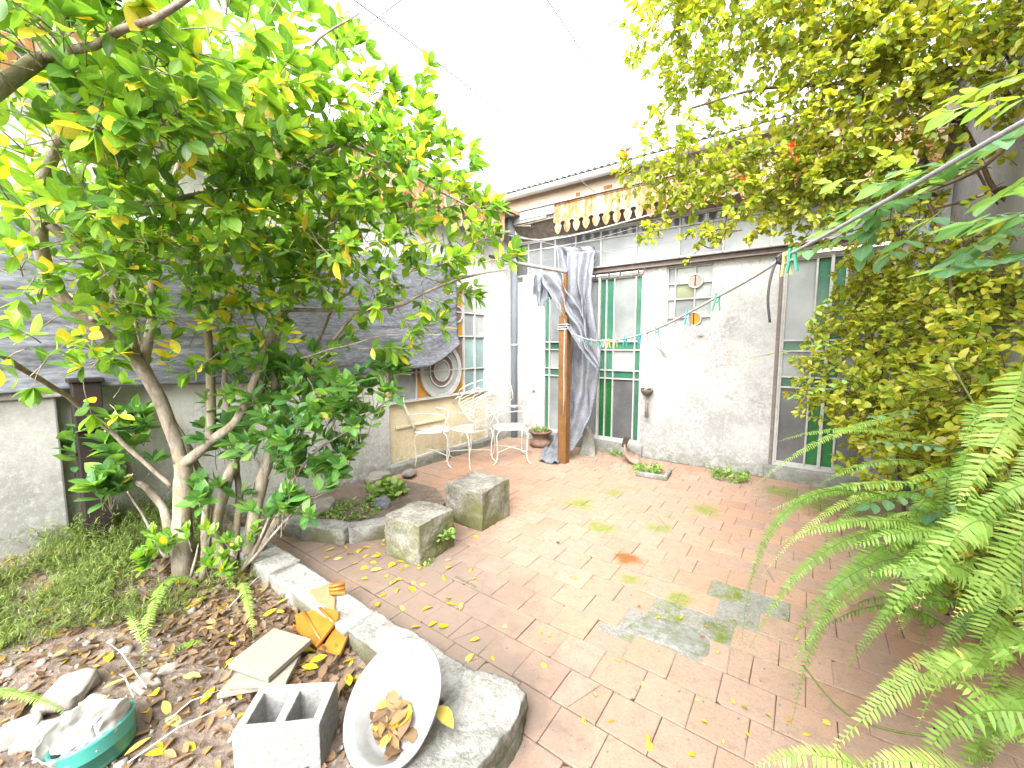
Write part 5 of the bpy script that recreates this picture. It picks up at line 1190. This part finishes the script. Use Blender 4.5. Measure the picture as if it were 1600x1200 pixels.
# broad blue-green pinnate leaves on a shoot close to the rope
blue = thing('pinnate_creeper', 'blue green creeper with broad paired leaflets hanging over the thick rope', 'vine')
bi = []; stems = []
def pinnate(a, b, n, leaf, tf):
    a = np.array(a); b = np.array(b); d = (b-a)/np.linalg.norm(b-a); s = np.cross(d, UPV); s /= np.linalg.norm(s); stems.append(([a, a*.5+b*.5+UPV*.01, b], .0025))
    for k in range(n):
        q = a+(b-a)*(k+.6)/n
        for sg in (-1, 1): bi.append((q, frame(s*sg+d*.55+rng.normal(size=3)*.12-UPV*.15, UPV+rv()*.35), leaf*(.85+.3*rng.random()), tf()))
    bi.append((b, frame(d, UPV+rv()*.2), leaf, tf()))
bt = lambda: .2+.6*rng.random(); bl = lambda: .85+.15*rng.random()
for a, b, n, lf, tf in (((1520,262,1.25),(1370,290,1.25),5,.075,bt),((1530,255,1.25),(1420,265,1.2),4,.085,bt),((1480,290,1.3),(1300,285,1.35),6,.06,bl),((1460,300,1.35),(1320,330,1.4),5,.075,bt),((1420,310,1.4),(1290,360,1.45),5,.08,bt),((1400,340,1.45),(1250,395,1.5),5,.07,bt),((1380,300,1.4),(1350,390,1.45),4,.08,bt),((1620,150,1.1),(1480,175,1.15),5,.07,bl),
                     ((1640,180,1.05),(1520,235,1.1),4,.085,bt),((1620,110,1.2),(1500,150,1.25),5,.06,bl),((1640,330,1.0),(1510,350,1.05),4,.09,bt),((1650,260,1.1),(1560,310,1.1),4,.08,bl),((1640,390,1.0),(1480,420,1.1),5,.085,bt),((1590,350,1.2),(1500,400,1.25),4,.09,bt),((1470,330,1.5),(1390,400,1.5),4,.085,bt),((1440,280,1.4),(1380,240,1.45),4,.06,bl)):
    pinnate(at(*a), at(*b), n, lf, tf)
for a, b, n, lf, tf in (((1480,700,1.9),(1380,690,1.95),5,.06,bt),((1460,760,1.85),(1360,790,1.9),5,.065,bt),((1500,780,1.7),(1420,830,1.75),4,.07,bt),((1540,830,1.5),(1450,800,1.6),5,.065,bt),((1440,640,2.1),(1370,650,2.15),4,.05,bt),((1330,535,2.6),(1260,540,2.6),5,.045,bl),((1330,590,2.6),(1240,620,2.6),5,.045,bl),((1300,460,2.8),(1265,500,2.8),4,.05,bl),((1290,540,2.7),(1170,560,2.7),5,.03,bl)):
    pinnate(at(*a), at(*b), n, lf, tf)
BB = [leaf_base('broad', .18, .15), leaf_base('broad', .05, .1), leaf_base('oval', .2, .2)]
leaf_objects('leaflet', BB, bi, M['leaf_blue'], blue)
limb(A_([(1660,60,1.1),(1560,240,1.2),(1450,300,1.4),(1330,350,1.5)]), .008, .004, M['bark_dark'], blue, 'stem', 7)
tag(twigs_mesh('leaf_stalks', stems, M['stem_green'], blue), kind='stuff')

# ---- weeds
def weed(label, c, r, h, n, leaf, m=M['leaf_weed'], kind='small', rounded=False, group=None):
    it = []
    for _ in range(n):
        a = rng.uniform(0, 6.28); rr = r*math.sqrt(rng.random()); p = np.array((c[0]+rr*math.cos(a), c[1]+rr*math.sin(a), c[2]))
        d = np.array((math.cos(a)*.7, math.sin(a)*.7, .8))+rv()*.4; hh = h*(.4+.6*rng.random()); q = p+d/np.linalg.norm(d)*hh
        for k in range(4): it.append((p+(q-p)*(.4+.2*k), frame(rv()+np.array((0,0,.2)), UPV+rv()*.4), leaf*(.7+.6*rng.random()), rng.random()))
    o = cloud('weed', [leaf_base(kind, .1, .15)], it, m, None, None); return tag(o, label, 'weed', group)
weed('bright green weeds spilling from the sunken cement planter', fl(1012, 735, .01), .13, .08, 60, .045)
weed('pale feathery weed growing at the foot of the mouldy wall', fl(1140, 748), .15, .12, 70, .045)
weed('small pale weed between the stone wedge and the roof tile', fl(965, 712), .08, .10, 30, .03)
weed('seedlings growing in the clay urn', np.array(fl(844, 697))+np.array((0, 0, .23)), .11, .07, 40, .035)
weed('broad pale leaved plant in the little bed beside the wire chair legs', fl(608, 772, .04), .13, .12, 26, .085, kind='round')
weed('dry straggly weed tangle at the shrub side of the little bed', fl(500, 800, .03), .2, .06, 70, .03)
weed('straggly low weeds in the little bed behind the curved edging', fl(555, 800, .03), .22, .05, 90, .03)
weed('round leaved weed rooted on the side of the nearer concrete stool', np.array((b1[0]+.02, b1[1]+.24, .12)), .045, .05, 14, .045, kind='round')
weed('tiny weed at the bottom corner of the nearer concrete stool', fl(662, 880), .05, .03, 24, .02)
weed('small green tuft at the plinth under the yellow panel', fl(618, 725), .06, .08, 24, .035)
# moss cushions in the joints and on the bare cement
mi = []
for x, y, r, n in ((1135,985,.13,900),(1105,975,.06,300),(1125,925,.09,300),(1180,960,.12,400),(1185,940,.08,200),(1050,950,.10,160),(733,913,.05,120),(720,906,.05,120),(745,918,.03,80),(1045,807,.06,120),(1033,818,.06,100),(945,838,.05,100),(430,868,.12,300),(770,822,.12,100)):
    c = fl(x, y)
    for _ in range(n):
        a = rng.uniform(0, 6.28); q = rng.normal()*r*.5; q2 = rng.normal()*r*.5
        if 700 < x < 750: q, q2 = rng.uniform(-.06, .06), rng.normal()*.006
        mi.append((np.array((c[0]+q, c[1]+q2, -.004 if inside(c[0]+q, c[1]+q2, patch) else .0)), frame(rv()+UPV, rv()), rng.uniform(.006, .014), rng.random()*.8))
tag(cloud('moss', [leaf_base('needle', .1, .3)], mi, M['leaf_ground']), 'bright moss cushions on the bare cement and between tiles', 'moss', None, 'stuff')

# ---- fallen leaves
FB = [leaf_base('oval', .25, .3), leaf_base('oval', -.2, .5), leaf_base('broad', .35, .25), leaf_base('oval', .1, .15)]
def fallen(x, y, s, t, label, group, pt=None, lift=.006):
    p = np.array(fl(x, y) if pt is None else pt)+np.array((0, 0, lift+.03*s)); Rm = frame(np.array((rng.normal(), rng.normal(), .12*rng.normal())), UPV+rv()*.28)
    k = int(rng.integers(4)); bv, bf = FB[k]; c = bv.copy(); c[:, 1] -= .5
    o = MB().add([Rm@q*s for q in c], bf, t).build('fallen_leaf', M['leaf_dry'], None, smooth=True, fix=False); o.location = tuple(p)
    return tag(o, label, 'leaf', group)
Y_ = lambda: .64+.36*rng.random()
LF = [(560,862),(575,856),(592,866),(545,868),(572,870),(587,872),(528,874),(555,881),(610,884),(598,852),(628,890),(588,893),(604,901),(624,906),(650,913),(661,915),(574,905),(600,930),(620,923),(645,922),(629,952),(668,951),(700,938),(706,945),(720,950),(742,1002),(733,1030),(676,978),(650,983),(655,888),(735,892),(699,888),(590,948),(540,858),(515,862),(745,840),(693,905),(742,905),(583,880),(600,846),(510,872),(637,885),(612,912),(626,878),(700,876),(692,982),(570,888)]
for x, y in LF: fallen(x, y, rng.uniform(.045, .075), Y_(), 'yellow fallen leaf lying on the dark tiles near the concrete stools', 'yellow leaves on the tiles near the stools')
for x, y in [(790,980),(955,1128),(1005,1070),(850,1042),(964,1032),(1145,1097),(1163,1108),(1090,1095),(1232,1127),(1168,1150),(1012,1155),(1122,1020),(1100,1130),(1015,1168),(912,1128),(930,1088),(800,1102),(1130,1160),(1250,980),(1245,1000),(1290,935),(1265,925),(1065,967),(1105,980),(1148,970),(1290,1130),(1200,1120),(1080,1180),(900,905),(1027,968),(770,1030),(845,990),(860,995),(1260,1150)]: fallen(x, y, rng.uniform(.022, .036), .58+.42*rng.random(), 'tiny pale fallen leaf on the open terracotta tiles', 'tiny leaves on the open tiles')
for x, y, l in ((998,948,'orange fallen petal at the corner of the bare cement patch'), (1098,997,'orange red fallen flower lying on the smooth cement')):
    o = fallen(x, y, .035, .5, l, None); o.name = 'fallen_flower'; o.data.materials[0] = M['flower']; o['category'] = 'flower'
o = fallen(872, 850, .06, .08, 'dark brown dry leaf on the open tiles', None)
for x, y in [(65,1035),(90,970),(150,965),(170,1030),(185,1015),(300,1035),(325,985),(340,960),(300,1060),(262,1018),(325,1090),(285,1110),(240,1085),(260,1110),(180,1075),(165,1098),(60,1005),(30,1020),(215,1170),(50,1165),(160,1170),(120,855),(315,905),(345,1000),(355,1040),(272,1130),(245,1180),(440,945),(400,930),(420,965),(380,900),(310,945),(70,960),(20,990),(200,985),(145,1048)]:
    fallen(x, y, rng.uniform(.055, .085), Y_() if rng.random() < .8 else .3, 'yellow fallen leaf lying on the dark planter soil', 'yellow leaves on the planter soil', soil_pt(x, y), .012)
for x, y, t in ((498,1032,.75),(485,1045,.8),(520,1030,.45),(470,1085,.9),(478,1095,.7),(545,1065,.85),(535,1070,.4),(505,1050,.35),(515,1035,.3),(490,1075,.42)):
    q = fl(x, y, .05); fallen(x, y, .075, t, 'large fallen leaf between the orange tiles and the metal basin', 'leaves between the broken tiles and basin', q, .01)
o = fallen(695, 1122, .085, .92, 'single pale yellow leaf lying on the big kerb stone', None, fl(695, 1122, .215), .012)
# leaves lying inside the basin
Bm = bas.rotation_euler.to_matrix()@Matrix.Scale(.85, 3)
for k in range(44):
    r = .105*rng.random()**.5; a = rng.uniform(0, 6.28); loc = Vector((r*math.cos(a)-.0, r*math.sin(a), -.105+.02*rng.random()+.0006*k)); down = Bm.inverted()@Vector((0, 0, -1)); loc += Vector((down.x, down.y, 0))*.11
    if math.hypot(loc.x, loc.y) > .145: continue
    q = Bm@loc+Vector(rc); t = .75+.2*rng.random() if k % 6 == 0 else .15+.4*rng.random()
    fallen(0, 0, .075, t, 'dry leaf lying in the low side of the metal basin', 'leaves inside the basin', tuple(q), .0)
# leaf litter too dense to count
li = []
for _ in range(6500):
    x = rng.uniform(.1, 2.95); y = rng.uniform(-6.0, -4.36)
    dk = math.exp(-((x-1.9)**2/.25+(y+4.5)**2/.05))+math.exp(-((x-1.1)**2/.3+(y+4.55)**2/.05))+.26
    if rng.random() > dk or x > 2.72: continue
    p = np.array((x, y, soil_h(x, y)+.006+.02*rng.random()*dk)); li.append((p, frame(np.array((rng.normal(), rng.normal(), .25*rng.normal())), UPV+rv()*.55), rng.uniform(.03, .07), .56*rng.random() if rng.random() < .93 else .7))
tag(cloud('leaf_litter', FB, li, M['leaf_dry']), 'brown leaf litter covering the planter soil', 'litter', None, 'stuff')
si = []
for _ in range(520):
    x = rng.uniform(.7, 2.85); y = rng.uniform(-5.9, -4.4); si.append((np.array((x, y, soil_h(x, y)+.003)), frame(rv(), rv()), rng.uniform(.006, .02) if rng.random() < .93 else rng.uniform(.03, .05), rng.random()))
tag(cloud('gravel', [(np.array([(-.5,-.5,-.4),(.5,-.4,-.4),(.4,.5,-.4),(-.5,.4,-.4),(-.3,-.4,.4),(.4,-.3,.3),(.3,.3,.4),(-.4,.3,.3)]), [(0,3,2,1),(4,5,6,7),(0,1,5,4),(1,2,6,5),(2,3,7,6),(3,0,4,7)])], si, M['rock']), 'small rubble and gravel scattered through the planter soil', 'gravel', None, 'stuff')
# dry straws
for i, (a, b, l) in enumerate((((188,1060),(210,1100),'dry straw loop beside the fern tip'), ((170,1010),(230,1085),'pale dry stem bent over the stones'), ((430,890),(350,965),'dry twig leaning from the tree base to the slabs'), ((200,1200),(385,1100),'long dry straw pointing at the concrete block'), ((260,1135),(355,1085),'thin straw lying near the yellow leaves'), ((120,960),(185,945),'fallen twig near the ground cover'))):
    p, q = np.array(sp(*a, .02)), np.array(sp(*b, .03)); b_ = MB(); b_.tube([p, p*.6+q*.4+UPV*.03, q], .0028, 5); tag(b_.build('dry_stem', M['rope'] if i != 5 else M['bark'], smooth=True), l, 'stem', 'dry stems in the planter')
# crumbs and grit swept against the wall and into the joints
ri = []
for _ in range(420):
    c = fl(rng.normal(955, 45), rng.normal(722, 8)) if rng.random() < .55 else fl(rng.uniform(560, 1300), rng.uniform(760, 1180))
    if c[1] > -.02: continue
    ri.append((np.array((c[0], c[1], .004)), frame(rv(), rv()), rng.uniform(.006, .022) if c[1] > -1 else rng.uniform(.004, .009), rng.random()))
cube = (np.array([(-.5,-.5,-.4),(.5,-.4,-.4),(.4,.5,-.4),(-.5,.4,-.4),(-.3,-.4,.4),(.4,-.3,.3),(.3,.3,.4),(-.4,.3,.3)]), [(0,3,2,1),(4,5,6,7),(0,1,5,4),(1,2,6,5),(2,3,7,6),(3,0,4,7)])
tag(cloud('grit', [cube], ri, M['rock']), 'crumbs of plaster and grit along the wall foot', 'grit', None, 'stuff')
